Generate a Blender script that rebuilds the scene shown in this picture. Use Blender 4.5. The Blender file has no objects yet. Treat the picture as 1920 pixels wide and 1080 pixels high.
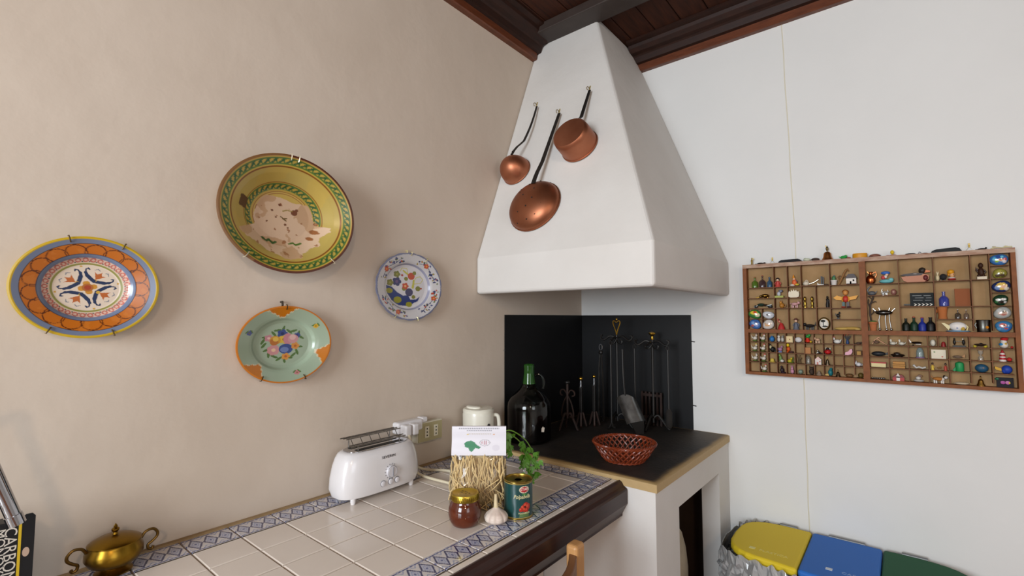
import bpy, bmesh, math, random
import numpy as np
from mathutils import Vector, Matrix
random.seed(7)
PI = math.pi
sc = bpy.context.scene
COL = sc.collection
# ------------------------------------------------------------------ camera, world, lights, exposure
CAM = np.array([1.2906, -2.1476, 1.4032]); YAW = 0.6864; PITCH = 0.063; FPX = 890.6
cam_d = bpy.data.cameras.new('camera'); cam = bpy.data.objects.new('camera', cam_d); COL.objects.link(cam)
cam_d.sensor_width = 36; cam_d.lens = FPX / 1920 * 36; cam_d.clip_start = 0.02
cam.location = CAM; cam.rotation_euler = (PI/2 + PITCH, 0, YAW)
sc.camera = cam
world = bpy.data.worlds.new('world'); sc.world = world; world.use_nodes = True
world.node_tree.nodes['Background'].inputs[0].default_value = (0.75, 0.85, 1.0, 1)
world.node_tree.nodes['Background'].inputs[1].default_value = 0.6
def area(name, loc, rot, sx, sy, power, color):
    d = bpy.data.lights.new(name, 'AREA'); d.shape = 'RECTANGLE'; d.size = sx; d.size_y = sy
    d.energy = power; d.color = color
    o = bpy.data.objects.new(name, d); COL.objects.link(o); o.location = loc; o.rotation_euler = rot
    return o
area('window_daylight', (0.95, -4.36, 1.75), (PI/2, 0, 0), 1.2, 1.2, 104, (0.86, 0.935, 1.0))
area('side_fill_light', (3.56, -2.6, 1.7), (PI/2, 0, PI/2), 1.1, 1.2, 17, (0.92, 0.95, 1.0))  # added fill from the unseen side, lifts the hood's right face
lamp_d = bpy.data.lights.new('pendant_lamp', 'POINT'); lamp_d.energy = 40; lamp_d.color = (1.0, 0.74, 0.5); lamp_d.shadow_soft_size = 0.08
lamp_o = bpy.data.objects.new('pendant_lamp', lamp_d); COL.objects.link(lamp_o); lamp_o.location = (2.5, -3.1, 2.3)
sc.view_settings.view_transform = 'Standard'; sc.view_settings.look = 'None'
sc.view_settings.gamma = 1; sc.view_settings.use_curve_mapping = False
sc.view_settings.exposure = 0.0

# ------------------------------------------------------------------ pixel -> point (distance always from a plane the thing touches)
_f = np.array([-math.sin(YAW)*math.cos(PITCH), math.cos(YAW)*math.cos(PITCH), math.sin(PITCH)])
_r = np.array([math.cos(YAW), math.sin(YAW), 0.0]); _d = np.cross(_f, _r)
def on(ax, val, u, v):
    d = _f + _r*(u-960)/FPX + _d*(v-540)/FPX
    return CAM + d*(val-CAM[ax])/d[ax]

# ------------------------------------------------------------------ helpers
def s2l(c):
    c = np.asarray(c, float)
    return np.where(c <= 0.04045, c/12.92, ((c+0.055)/1.055)**2.4)
def hx(h):
    h = h.lstrip('#'); return np.array([int(h[i:i+2], 16)/255 for i in (0, 2, 4)])
_mc = {}
def M(color, rough=0.5, metal=0.0, **k):
    key = (color, rough, metal, tuple(sorted(k.items())))
    if key in _mc: return _mc[key]
    m = bpy.data.materials.new('mat_%d' % len(_mc)); m.use_nodes = True
    nt = m.node_tree; b = nt.nodes['Principled BSDF']
    if color == 'paint':
        a = nt.nodes.new('ShaderNodeAttribute'); a.attribute_name = 'paint'
        nt.links.new(a.outputs['Color'], b.inputs['Base Color'])
        base = a.outputs['Color']
    else:
        b.inputs['Base Color'].default_value = (*s2l(hx(color)), 1)
    b.inputs['Roughness'].default_value = rough; b.inputs['Metallic'].default_value = metal
    b.inputs['Specular IOR Level'].default_value = k.get('spec', 0.5)
    if k.get('coat'): b.inputs['Coat Weight'].default_value = k['coat']; b.inputs['Coat Roughness'].default_value = 0.08
    if k.get('trans'): b.inputs['Transmission Weight'].default_value = k['trans']; b.inputs['IOR'].default_value = k.get('ior', 1.45)
    if k.get('alpha'): b.inputs['Alpha'].default_value = k['alpha']
    if k.get('noise'):      # colour mottling: (second colour, scale, amount)
        c2, scale, amt = k['noise']
        n = nt.nodes.new('ShaderNodeTexNoise'); n.inputs['Scale'].default_value = scale; n.inputs['Detail'].default_value = 6
        t = nt.nodes.new('ShaderNodeTexCoord'); mp = nt.nodes.new('ShaderNodeMapping')
        mp.inputs['Scale'].default_value = k.get('stretch', (1, 1, 1))
        nt.links.new(t.outputs['Object'], mp.inputs[0]); nt.links.new(mp.outputs[0], n.inputs['Vector'])
        r = nt.nodes.new('ShaderNodeValToRGB'); r.color_ramp.elements[0].position = 0.5-amt/2; r.color_ramp.elements[1].position = 0.5+amt/2
        mx = nt.nodes.new('ShaderNodeMix'); mx.data_type = 'RGBA'
        nt.links.new(n.outputs['Fac'], r.inputs[0]); nt.links.new(r.outputs[0], mx.inputs[0])
        mx.inputs[7].default_value = (*s2l(hx(c2)), 1)
        if color == 'paint': nt.links.new(base, mx.inputs[6])
        else: mx.inputs[6].default_value = (*s2l(hx(color)), 1)
        nt.links.new(mx.outputs[2], b.inputs['Base Color'])
    if k.get('bump'):
        scale, strg, dist = k['bump']
        n2 = nt.nodes.new('ShaderNodeTexNoise'); n2.inputs['Scale'].default_value = scale; n2.inputs['Detail'].default_value = 5
        t2 = nt.nodes.new('ShaderNodeTexCoord'); bp = nt.nodes.new('ShaderNodeBump')
        mp2 = nt.nodes.new('ShaderNodeMapping'); mp2.inputs['Scale'].default_value = k.get('stretch', (1, 1, 1))
        nt.links.new(t2.outputs['Object'], mp2.inputs[0]); nt.links.new(mp2.outputs[0], n2.inputs['Vector'])
        bp.inputs['Strength'].default_value = strg; bp.inputs['Distance'].default_value = dist
        nt.links.new(n2.outputs['Fac'], bp.inputs['Height']); nt.links.new(bp.outputs[0], b.inputs['Normal'])
    _mc[key] = m
    return m

def THIN(name, tint, rough=0.02, ior=1.45, haze=0.0):
    """thin clear film or glass wall: fresnel gloss over see-through, plus a little milky haze"""
    m = bpy.data.materials.new(name); m.use_nodes = True; nt = m.node_tree; nt.nodes.clear(); N = nt.nodes.new; L = nt.links.new
    out = N('ShaderNodeOutputMaterial'); mx = N('ShaderNodeMixShader'); tr_ = N('ShaderNodeBsdfTransparent'); gl = N('ShaderNodeBsdfGlossy'); fr = N('ShaderNodeFresnel')
    tr_.inputs[0].default_value = (*s2l(hx(tint)), 1); gl.inputs['Roughness'].default_value = rough; fr.inputs['IOR'].default_value = ior
    base = tr_.outputs[0]
    if haze:
        df = N('ShaderNodeBsdfDiffuse'); df.inputs[0].default_value = (.8, .8, .8, 1); m2 = N('ShaderNodeMixShader'); m2.inputs[0].default_value = haze
        L(base, m2.inputs[1]); L(df.outputs[0], m2.inputs[2]); base = m2.outputs[0]
    L(fr.outputs[0], mx.inputs[0]); L(base, mx.inputs[1]); L(gl.outputs[0], mx.inputs[2]); L(mx.outputs[0], out.inputs[0])
    return m

class MB:
    def __init__(s): s.v = []; s.f = []; s.c = None
    def add(s, v, f):
        o = len(s.v); s.v += [tuple(map(float, p)) for p in v]; s.f += [tuple(i+o for i in q) for q in f]; return s
    def box(s, x0, x1, y0, y1, z0, z1):
        return s.add([(x0,y0,z0),(x1,y0,z0),(x1,y1,z0),(x0,y1,z0),(x0,y0,z1),(x1,y0,z1),(x1,y1,z1),(x0,y1,z1)],
              [(0,3,2,1),(4,5,6,7),(0,1,5,4),(1,2,6,5),(2,3,7,6),(3,0,4,7)])
    def lathe(s, prof, n=24, c=(0,0,0), sx=1, sy=1, cap=True):      # prof: (r, z) from bottom to top
        v = []; f = []
        for r, z in prof:
            for k in range(n):
                a = 2*PI*k/n; v.append((c[0]+r*sx*math.cos(a), c[1]+r*sy*math.sin(a), c[2]+z))
        for i in range(len(prof)-1):
            for k in range(n):
                k2 = (k+1) % n; f.append((i*n+k, i*n+k2, (i+1)*n+k2, (i+1)*n+k))
        if cap: f.append(tuple(range(n-1, -1, -1))); f.append(tuple((len(prof)-1)*n+k for k in range(n)))
        return s.add(v, f)
    def ell(s, c, rx, ry, rz, n=16, m=10):
        return s.lathe([(max(math.sin(PI*i/m), 1e-3), -math.cos(PI*i/m)*rz) for i in range(m+1)], n, c, rx, ry)
    def tube(s, pts, r, n=8, closed=False):
        pts = [Vector(p) for p in pts]; N = len(pts); rr = r if hasattr(r, '__len__') else [r]*N
        v = []; f = []; up = None
        for i, p in enumerate(pts):
            t = (pts[(i+1) % N]-pts[i-1]) if closed else (pts[min(i+1, N-1)]-pts[max(i-1, 0)])
            if t.length < 1e-9: t = Vector((0, 0, 1))
            t.normalize()
            if up is None: up = Vector((0, 0, 1)) if abs(t.z) < 0.9 else Vector((1, 0, 0))
            a = up - t*up.dot(t)
            if a.length < 1e-4: a = t.orthogonal()
            a.normalize(); b = t.cross(a); up = a
            for k in range(n):
                q = p + (a*math.cos(2*PI*k/n) + b*math.sin(2*PI*k/n))*rr[i]; v.append(q)
        for i in range(N if closed else N-1):
            j = (i+1) % N
            for k in range(n): f.append((i*n+k, i*n+(k+1) % n, j*n+(k+1) % n, j*n+k))
        if not closed: f.append(tuple(range(n-1, -1, -1))); f.append(tuple((N-1)*n+k for k in range(n)))
        return s.add(v, f)
    def prism(s, poly, y0, y1):        # polygon in x,z extruded along y
        n = len(poly)
        v = [(x, y0, z) for x, z in poly] + [(x, y1, z) for x, z in poly]
        f = [tuple(range(n)), tuple(range(2*n-1, n-1, -1))] + [(i, i+n, (i+1) % n+n, (i+1) % n) for i in range(n)]
        return s.add(v, f)
    def build(s, name, mat, parent=None, smooth=False, bevel=0, xf=None, seg=2, sub=0):
        me = bpy.data.meshes.new(name); me.from_pydata([tuple(p) for p in s.v], [], s.f); me.validate()
        if xf is not None: me.transform(xf)
        bm = bmesh.new(); bm.from_mesh(me); bmesh.ops.recalc_face_normals(bm, faces=bm.faces); bm.to_mesh(me); bm.free()
        me.materials.append(mat)
        o = bpy.data.objects.new(name, me); COL.objects.link(o)
        if parent: o.parent = parent
        if smooth:
            me.polygons.foreach_set('use_smooth', [True]*len(me.polygons))
            me.set_sharp_from_angle(angle=math.radians(40))
        if bevel:
            b = o.modifiers.new('bevel', 'BEVEL'); b.width = bevel; b.segments = seg; b.limit_method = 'ANGLE'
        if sub:
            b = o.modifiers.new('sub', 'SUBSURF'); b.levels = sub; b.render_levels = sub
        return o
def tag(o, label=None, cat=None, group=None, kind=None):
    if label: o['label'] = label
    if cat: o['category'] = cat
    if group: o['group'] = group
    if kind: o['kind'] = kind
    return o
def thing(name, label, cat, loc=(0,0,0), rz=0, group=None):
    o = bpy.data.objects.new(name, None); COL.objects.link(o); o.location = loc; o.rotation_euler = (0, 0, rz)
    o.empty_display_size = 0.02
    return tag(o, label, cat, group)
def paint_mesh(name, V, F, C, mat, parent=None, smooth=True):
    """mesh with a per-vertex printed colour (sRGB rows C)"""
    me = bpy.data.meshes.new(name); me.from_pydata([tuple(map(float, p)) for p in V], [], F)
    a = me.color_attributes.new('paint', 'FLOAT_COLOR', 'POINT')
    col = np.ones((len(V), 4)); col[:, :3] = s2l(np.clip(C, 0, 1)); a.data.foreach_set('color', col.ravel())
    me.materials.append(mat); me.validate()
    if smooth:
        me.polygons.foreach_set('use_smooth', [True]*len(me.polygons)); me.set_sharp_from_angle(angle=math.radians(40))
    o = bpy.data.objects.new(name, me); COL.objects.link(o)
    if parent: o.parent = parent
    return o
def grid_faces(nu, nv, wrap=False):
    f = []
    for i in range(nv-1):
        for j in range(nu if wrap else nu-1):
            k = (j+1) % nu; f.append((i*nu+j, i*nu+k, (i+1)*nu+k, (i+1)*nu+j))
    return f
class Art:
    """painter over sample points X, Y"""
    def __init__(s, X, Y, base): s.X, s.Y = X, Y; s.C = np.tile(hx(base), (len(X), 1))
    def put(s, mask, col, a=1.0): s.C[mask] = s.C[mask]*(1-a) + hx(col)*a; return s
    def disk(s, x, y, rx, col, ry=None, rot=0, a=1.0):
        ry = ry or rx; dx, dy = s.X-x, s.Y-y; c, n = math.cos(rot), math.sin(rot)
        return s.put(((dx*c+dy*n)/rx)**2 + ((dy*c-dx*n)/ry)**2 < 1, col, a)
    def line(s, pts, w, col, a=1.0):
        d = np.full(len(s.X), 1e9)
        for (x0, y0), (x1, y1) in zip(pts[:-1], pts[1:]):
            L = (x1-x0)**2+(y1-y0)**2+1e-12; t = np.clip(((s.X-x0)*(x1-x0)+(s.Y-y0)*(y1-y0))/L, 0, 1)
            d = np.minimum(d, np.hypot(s.X-x0-t*(x1-x0), s.Y-y0-t*(y1-y0)))
        return s.put(d < w/2, col, a)
    def poly(s, pts, col):
        ins = np.zeros(len(s.X), bool); n = len(pts)
        for i in range(n):
            (x0, y0), (x1, y1) = pts[i], pts[(i+1) % n]
            if y0 == y1: continue
            c = ((y0 > s.Y) != (y1 > s.Y)) & (s.X < (x1-x0)*(s.Y-y0)/(y1-y0)+x0); ins ^= c
        return s.put(ins, col)
    def ring(s, r0, r1, col, a=1.0):
        R = np.hypot(s.X, s.Y); return s.put((R >= r0) & (R < r1), col, a)
    def flower(s, x, y, r, col, mid, n=5, rot=0):
        for k in range(n):
            a = rot+2*PI*k/n; s.disk(x+r*.6*math.cos(a), y+r*.6*math.sin(a), r*.45, col)
        return s.disk(x, y, r*.35, mid)
def noise2(X, Y, scale, seed=0):
    rg = np.random.RandomState(seed); out = np.zeros(len(X))
    for o in range(4):
        for _ in range(5):
            a = rg.uniform(0, 2*PI); k = scale*2**o; out += np.sin((X*math.cos(a)+Y*math.sin(a))*k+rg.uniform(0, 6.28))/2**o
    return out/6
def text_mesh(name, body, size, mat, parent=None, xf=None, bend=None, align='CENTER', ext=0.0003, sx=1.0, shear=0):
    c = bpy.data.curves.new(name, 'FONT'); c.body = body; c.size = size; c.align_x = align; c.align_y = 'CENTER'
    c.resolution_u = 3; c.extrude = ext; c.shear = shear
    t = bpy.data.objects.new('tmp', c); COL.objects.link(t)
    me = bpy.data.meshes.new_from_object(t); bpy.data.objects.remove(t); bpy.data.curves.remove(c)
    me.name = name; me.transform(Matrix.Diagonal((sx, 1, 1, 1)))
    if bend:                     # wrap x around a vertical cylinder of radius bend (text plane x right, y up, z out)
        for v in me.vertices:
            a = v.co.x/bend; r = bend+v.co.z; v.co = (r*math.sin(a), v.co.y, r*math.cos(a))
    if xf is not None: me.transform(xf)
    me.materials.clear(); me.materials.append(mat)
    o = bpy.data.objects.new(name, me); COL.objects.link(o)
    if parent: o.parent = parent
    return o
def basis(x, y, z, o=(0,0,0)):
    m = Matrix.Identity(4)
    for i, a in enumerate((x, y, z)):
        for j in range(3): m[j][i] = a[j]
    for j in range(3): m[j][3] = o[j]
    return m
# ------------------------------------------------------------------ materials of the setting
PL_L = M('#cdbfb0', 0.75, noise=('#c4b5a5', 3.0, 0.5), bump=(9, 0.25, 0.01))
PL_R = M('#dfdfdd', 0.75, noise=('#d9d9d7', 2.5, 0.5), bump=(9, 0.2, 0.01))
PL_H = M('#d6d3cf', 0.7, noise=('#cdc9c4', 4.0, 0.5), bump=(12, 0.25, 0.01))
WOODC = M('#4a2410', 0.7, spec=.25, noise=('#241009', 14, 0.6), stretch=(6, 0.6, 6))
WOODT = M('#32170b', 0.55, spec=.3, noise=('#1c0d07', 20, 0.6), stretch=(1, 1, 6))
WOODF = M('#6e3a20', 0.42, noise=('#4a2412', 22, 0.6), stretch=(1, 1, 6))
# ------------------------------------------------------------------ room shell
CE = 2.72; RX = 3.6; RY = -4.4
def struct(name, mb, mat, **k): return tag(mb.build(name, mat, **k), kind='structure')
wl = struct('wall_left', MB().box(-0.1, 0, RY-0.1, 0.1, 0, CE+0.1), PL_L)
wb = struct('wall_back', MB().box(0, RX, 0, 0.1, 0, CE+0.1), PL_R)
def wall_hole(a0, a1, h0, h1, A0, A1, fn):
    m = MB()
    for q in ((A0, a0, 0, CE), (a1, A1, 0, CE), (a0, a1, 0, h0), (a0, a1, h1, CE)): fn(m, *q)
    return m
WX0, WX1, WZ0, WZ1 = .3, 1.6, 1.1, 2.4
struct('wall_front', wall_hole(WX0, WX1, WZ0, WZ1, 0, RX, lambda m, a, b, c, d: m.box(a, b, RY-0.1, RY, c, d)), PL_R)
struct('wall_right', wall_hole(-3.2, -2.0, 1.05, 2.35, RY-0.1, 0.1, lambda m, a, b, c, d: m.box(RX, RX+0.1, a, b, c, d)), PL_R)
GL = M('#ffffff', 0.02, trans=1.0)
def window(name, mk):
    w = tag(bpy.data.objects.new(name, None), kind='structure'); COL.objects.link(w); return w
w1 = window('window_1', 0)
m = MB()
for a, b, c, d in ((WX0, WX1, WZ0, WZ0+.06), (WX0, WX1, WZ1-.06, WZ1), (WX0, WX0+.06, WZ0, WZ1), (WX1-.06, WX1, WZ0, WZ1), ((WX0+WX1)/2-.03, (WX0+WX1)/2+.03, WZ0, WZ1)):
    m.box(a, b, RY-.08, RY-.03, c, d)
m.build('window_frame', M('#5a3018', .45), w1)
MB().box(WX0+.06, WX1-.06, RY-.06, RY-.056, WZ0+.06, WZ1-.06).build('pane', GL, w1)
w2 = window('window_2', 0)
m = MB()
for a, b, c, d in ((-3.2, -2.0, 1.05, 1.11), (-3.2, -2.0, 2.29, 2.35), (-3.2, -3.14, 1.05, 2.35), (-2.06, -2.0, 1.05, 2.35), (-2.63, -2.57, 1.05, 2.35)):
    m.box(RX+.03, RX+.08, a, b, c, d)
m.build('window_frame', M('#5a3018', .45), w2)
MB().box(RX+.054, RX+.058, -3.14, -2.06, 1.11, 2.29).build('pane', GL, w2)
struct('floor', MB().box(-.1, RX+.1, RY-.1, .1, -.1, 0), M('#8a5a40', .45, noise=('#73462f', 3, .5)))
ceil = struct('ceiling', MB().box(-.1, RX+.1, RY-.1, .1, CE+.02, CE+.1), WOODT)
pm = None
for i in range(31):
    x0 = i*.117
    if pm is None:
        b = MB().box(.0015, .1155, RY, 0, CE, CE+.02); o = b.build('plank', WOODC, ceil, bevel=.003, seg=1); pm = o
    else:
        o = pm.copy(); COL.objects.link(o); o.parent = ceil
    o.location = (x0, 0, 0)
beam = struct('trim_1', MB().box(0, RX, -.485, -.374, CE-.04, CE), M('#3a302b', .55, noise=('#2a1d17', 10, .5)), bevel=.004)
struct('trim_2', MB().box(0, RX, -1.75, -1.62, CE-.12, CE), WOODT, bevel=.004)
struct('trim_3', MB().box(0, RX, -3.05, -2.92, CE-.12, CE), WOODT, bevel=.004)
CP = [(.026, 2.632), (.04, 2.636), (.046, 2.662), (.052, 2.668), (.07, 2.674), (.084, 2.69), (.088, 2.704), (.112, 2.708), (.112, CE), (0, CE), (0, 2.632)]
FP = [(0, 2.6), (.022, 2.6), (.026, 2.604), (.026, 2.632), (0, 2.632)]
def crown(name, P, side, a, b):
    m = MB()
    if side == 'L': m.prism([(d, z) for d, z in P], a, b)                     # along y
    else:
        n = len(P); m.add([(a, -d, z) for d, z in P]+[(b, -d, z) for d, z in P], [tuple(range(n)), tuple(range(2*n-1, n-1, -1))]+[(i, i+n, (i+1) % n+n, (i+1) % n) for i in range(n)])
    return m
t4 = struct('trim_4', crown('', CP, 'L', RY, -.405), WOODT); crown('', FP, 'L', RY, -.42).build('fillet', WOODF, t4)
t5 = struct('trim_5', crown('', CP, 'R', .325, RX), WOODT); crown('', FP, 'R', .345, RX).build('fillet', WOODF, t5)
for k in range(2):     # old hairline cable run painted over on the back wall
    a, b = ((.957, 2.6), (.978, 1.63)) if k == 0 else ((.988, 1.17), (.988, .45))
    MB().tube([(a[0]+(b[0]-a[0])*i/8+.0012*math.sin(i*2.1), -.0005, a[1]+(b[1]-a[1])*i/8) for i in range(9)], .0018, 6).build('painted_cable', M('#d8d2bd', .7), wb, smooth=True)

# ------------------------------------------------------------------ chimney hood
HX, HY, HZ, HH = .727, .796, 1.497, .1395
tx, ty = .3098, .373
def hl(z, x, y): return [(0, -y, z), (x, -y, z), (x, 0, z)]
t = .045
V = hl(HZ, HX, HY)+hl(HZ+HH, HX, HY)+hl(CE, tx, ty)+hl(HZ, HX-t, HY-t)+hl(HZ+HH, HX-t, HY-t)+hl(CE, tx-t, ty-t)
F = []
for a in (0, 3): F += [(a, a+1, a+4, a+3), (a+1, a+2, a+5, a+4)]
for a in (9, 12): F += [(a, a+3, a+4, a+1), (a+1, a+4, a+5, a+2)]
F += [(0, 9, 10, 1), (1, 10, 11, 2), (6, 7, 16, 15), (7, 8, 17, 16), (0, 3, 12, 9), (3, 6, 15, 12), (2, 11, 14, 5), (5, 14, 17, 8)]
hood = MB().add(V, F).build('chimney_hood', PL_H, bevel=.012, seg=3)
tag(hood, 'white plastered corner chimney hood tapering up to the dark ceiling', 'chimney hood')

# ------------------------------------------------------------------ hearth with stone slab
SX, SY, SZ = .7115, .767, .913
h = thing('hearth', 'white plastered corner hearth with sooty stone top and open side niche', 'hearth')
b = MB(); T0 = SZ-.027
b.box(.0015, SX-.006, -SY+.004, -.70, 0, T0).box(.637, SX-.006, -.70, -.577, 0, .79).box(.637, SX-.006, -.14, -.0015, 0, .79).box(.0015, SX-.006, -.70, -.0015, .79, T0)
b.build('masonry_base', PL_H, h)
MB().box(.0015, .03, -.70, -.0015, 0, .79).box(.03, .637, -.02, -.0015, 0, .79).box(.03, .637, -.70, -.685, 0, .79).box(.03, .637, -.685, -.02, 0, .05).box(.03, .637, -.685, -.02, .775, .79).build('cavity_shade', M('#4a3a30', .9, noise=('#30251e', 6, .6)), h)  # inner walls of the niche, its shade put into their dark brown colour
n = 90
gx, gy = np.meshgrid(np.linspace(.0015, SX, n), np.linspace(-SY, -.0015, n)); X, Y = gx.ravel(), gy.ravel()
ed = np.minimum(SX-X, np.minimum(Y+SY, 1)); nz = noise2(X, Y, 14, 3)*.5+noise2(X, Y, 60, 5)*.25
soot = np.clip((ed-.008+nz*.022)/.018, 0, 1)*np.clip(1.05-np.clip((X-.5)/.25, 0, 1)*np.clip((Y+.33)/.3, 0, 1)*.75+nz*.25, 0, 1)
C = hx('#a88a58')[None]*(1-soot[:, None])+(hx('#241d18')[None]+np.clip(nz, -.2, .6)[:, None]*hx('#2c2218')[None])*soot[:, None]
V = np.stack([X, Y, np.full(len(X), SZ)+np.where((ed < .004), -.003, 0)+nz*.0006], 1)
ring = [j for j in range(n)]+[i*n+n-1 for i in range(1, n)]+[(n-1)*n+j for j in range(n-2, -1, -1)]+[i*n for i in range(n-2, 0, -1)]
low = V[ring].copy(); low[:, 2] = T0; Vv = np.vstack([V, low]); NR = len(ring)
Cc = np.vstack([C, np.tile(hx('#b3986a'), (NR, 1))]); Cc[ring] = hx('#b3986a')
Ff = grid_faces(n, n)+[(ring[i], n*n+i, n*n+(i+1) % NR, ring[(i+1) % NR]) for i in range(NR)]+[tuple(n*n+i for i in range(NR-1, -1, -1))]
paint_mesh('stone_slab', Vv, Ff, Cc, M('paint', .6, bump=(70, .35, .004)), h)
BLK = M('#0e0e10', .5, spec=.3, noise=('#08080a', 6, .5))
fp = MB().box(.001, .004, -.6237, -.004, SZ, 1.4166).build('fireback_panel', BLK)
tag(fp, 'black sheet metal fireback panel on the left wall behind the glass jug', 'metal panel')
fp2 = MB().box(.004, .5635, -.004, -.001, SZ, 1.4166).build('fireback_panel', BLK)
tag(fp2, 'black sheet metal fireback panel behind the fire irons', 'metal panel')
for px, p in (((.5665, -.003, 1.30), fp2), ((.5665, -.003, 1.02), fp2)):
    MB().tube([(px[0]-.006, px[1], px[2]), (px[0]+.012, px[1]-.004, px[2]-.002)], .0022, 6).build('nail', M('#3a3632', .5, .6), p)
MB().tube([(.003, -.626, 1.27), (.008, -.634, 1.268)], .0022, 6).build('nail', M('#8a867e', .5, .6), fp)
# crumpled sack in the niche
def blob(c, r, seed, amp=.25, n=20, mm=14):
    mb = MB(); rg = np.random.RandomState(seed); ph = rg.uniform(0, 6.28, (8,)); k = rg.uniform(2, 7, (8, 3))
    v = []; f = []
    for i in range(mm+1):
        for j in range(n):
            d = np.array([math.sin(PI*i/mm)*math.cos(2*PI*j/n), math.sin(PI*i/mm)*math.sin(2*PI*j/n), -math.cos(PI*i/mm)])
            s = 1+amp*sum(math.sin(k[q]@d+ph[q]) for q in range(8))/3
            v.append(np.array(c)+d*np.array(r)*s)
    return mb.add(v, grid_faces(n, mm+1, True))
sk = blob((.60, -.42, .37), (.07, .10, .29), 4, .12).build('cloth_sack', M('#b7ab95', .8, noise=('#8f836e', 12, .6)), smooth=True)
tag(sk, 'crumpled pale cloth sack stuffed in the hearth niche', 'sack')

# ------------------------------------------------------------------ tiled counter
CT = .9; BX = .0943; T = .1; FX0, FX1, FX2 = .4943, .566, .585; YE = -.767; YB = -.832
ct = thing('tiled_counter', 'white tiled counter with blue diamond border and dark wood edge along the wall', 'counter')
MB().box(.0015, .30, -2.7, YE-.001, 0, .80).build('base', PL_L, ct)
MB().box(.0015, .014, -2.62, YE-.001, .893, .9035).build('grout_line', M('#a58a62', .9, noise=('#8a7150', 30, .6), bump=(60, .5, .004)), ct)
MB().box(.0015, .572, -2.7, YE-.001, .80, .8965).build('substrate', M('#9c8a76', .9, bump=(80, .3, .003)), ct)
prof = [(.585, .899), (.592, .9015), (.600, .897), (.605, .888), (.609, .884), (.615, .881), (.6175, .876), (.6175, .836), (.612, .826), (.600, .803), (.600, .796), (.566, .796), (.566, .80), (.585, .80)]
MB().prism(prof, -2.7, YE-.001).build('wood_edge', M('#381910', .34, spec=.35, noise=('#200e09', 18, .6), stretch=(8, .7, 8)), ct)
def tile_mb(lx, ly):
    g, c = .0016, .002
    return MB().add([(g, g, 0), (lx-g, g, 0), (lx-g, ly-g, 0), (g, ly-g, 0), (g, g, .0055), (lx-g, g, .0055), (lx-g, ly-g, .0055), (g, ly-g, .0055),
                     (g+c, g+c, .0068), (lx-g-c, g+c, .0068), (lx-g-c, ly-g-c, .0068), (g+c, ly-g-c, .0068)],
                    [(3, 2, 1, 0), (0, 1, 5, 4), (1, 2, 6, 5), (2, 3, 7, 6), (3, 0, 4, 7), (4, 5, 9, 8), (5, 6, 10, 9), (6, 7, 11, 10), (7, 4, 8, 11), (8, 9, 10, 11)])
TILE = M('#e0d5ca', .16, noise=('#d8cbbf', 5, .5))
def put_tiles(first, lx, ly, spots, mat=TILE):
    for q in spots:
        if first[0] is None: first[0] = tile_mb(lx, ly).build('tile', mat, ct); o = first[0]
        else: o = first[0].copy(); COL.objects.link(o); o.parent = ct
        o.location = (q[0], q[1], CT-.0070)
ys = [-.8697-.1*k for k in range(1, 18)]
put_tiles([None], T, T, [(BX+i*T, y) for i in range(4) for y in ys])
put_tiles([None], T, YB+.8697, [(BX+i*T, -.8697) for i in range(4)])
put_tiles([None], FX2-FX1, T, [(FX1, y) for y in ys]); put_tiles([None], FX2-FX1, .8697+YE, [(FX1, -.8697)])
# printed border tiles
nu, nv = 58, 40
gu, gv = np.meshgrid(np.linspace(0, 1, nu), np.linspace(0, 1, nv)); U, Vv = gu.ravel(), gv.ravel()
A = Art(U, Vv, '#d2ccca')
A.put(np.abs(Vv-.06) < .03, '#35427a').put(np.abs(Vv-.93) < .03, '#35427a')
for c in (.19, .5, .81):
    d = np.abs(U-c)/.15+np.abs(Vv-.5)/.40
    A.put(d < 1.04, '#1f2c60').put(d < .76, '#b9bac8').put((d < .5) & (d > .38), '#8a94b8').put(d < .18, '#4a588c')
    for e in (-.155, .155):
        dd = np.abs(U-c-e)/.09+np.minimum(np.abs(Vv-.1), np.abs(Vv-.9))/.16
        A.put((dd < 1) & (dd > .6), '#9aa0b8')
A.disk(0, .5, .03, '#4a5688', .05).disk(1, .5, .03, '#4a5688', .05)
A.put((U < .012) | (U > .988), '#8f8176')
bw = FX1-FX0
Vb = np.stack([(1-Vv)*(bw-.002)+.001, U*(T-.002)+.001, np.full(len(U), .0068)-.004*((U < .001) | (U > .999))], 1)
BT = M('paint', .14, coat=.4)
bt = paint_mesh('border_tile', Vb, grid_faces(nu, nv), A.C, BT, ct)
first = True
def put_border(x, y, rz, sx=1, sy=1):
    global first
    if first: o = bt; first = False
    else: o = bt.copy(); COL.objects.link(o); o.parent = ct
    o.location = (x, y, CT-.0070); o.rotation_euler = (0, 0, rz); o.scale = (sx, sy, 1)
for y in ys: put_border(FX0, y, 0)
put_border(FX0, -.8697, 0, 1, (.8697+YB)/T)
for y in ys: put_border(BX, y+T, PI, (BX-.014)/bw)
put_border(BX, YB, PI, (BX-.014)/bw, (.8697+YB)/T)
for i in range(4): put_border(BX+i*T+T, YB, PI/2, (YE-YB)/bw)
put_border(FX0, YB, 0, 1, (YE-YB)/T); put_border(BX, YE, PI, (BX-.014)/bw, (YE-YB)/T)
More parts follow.
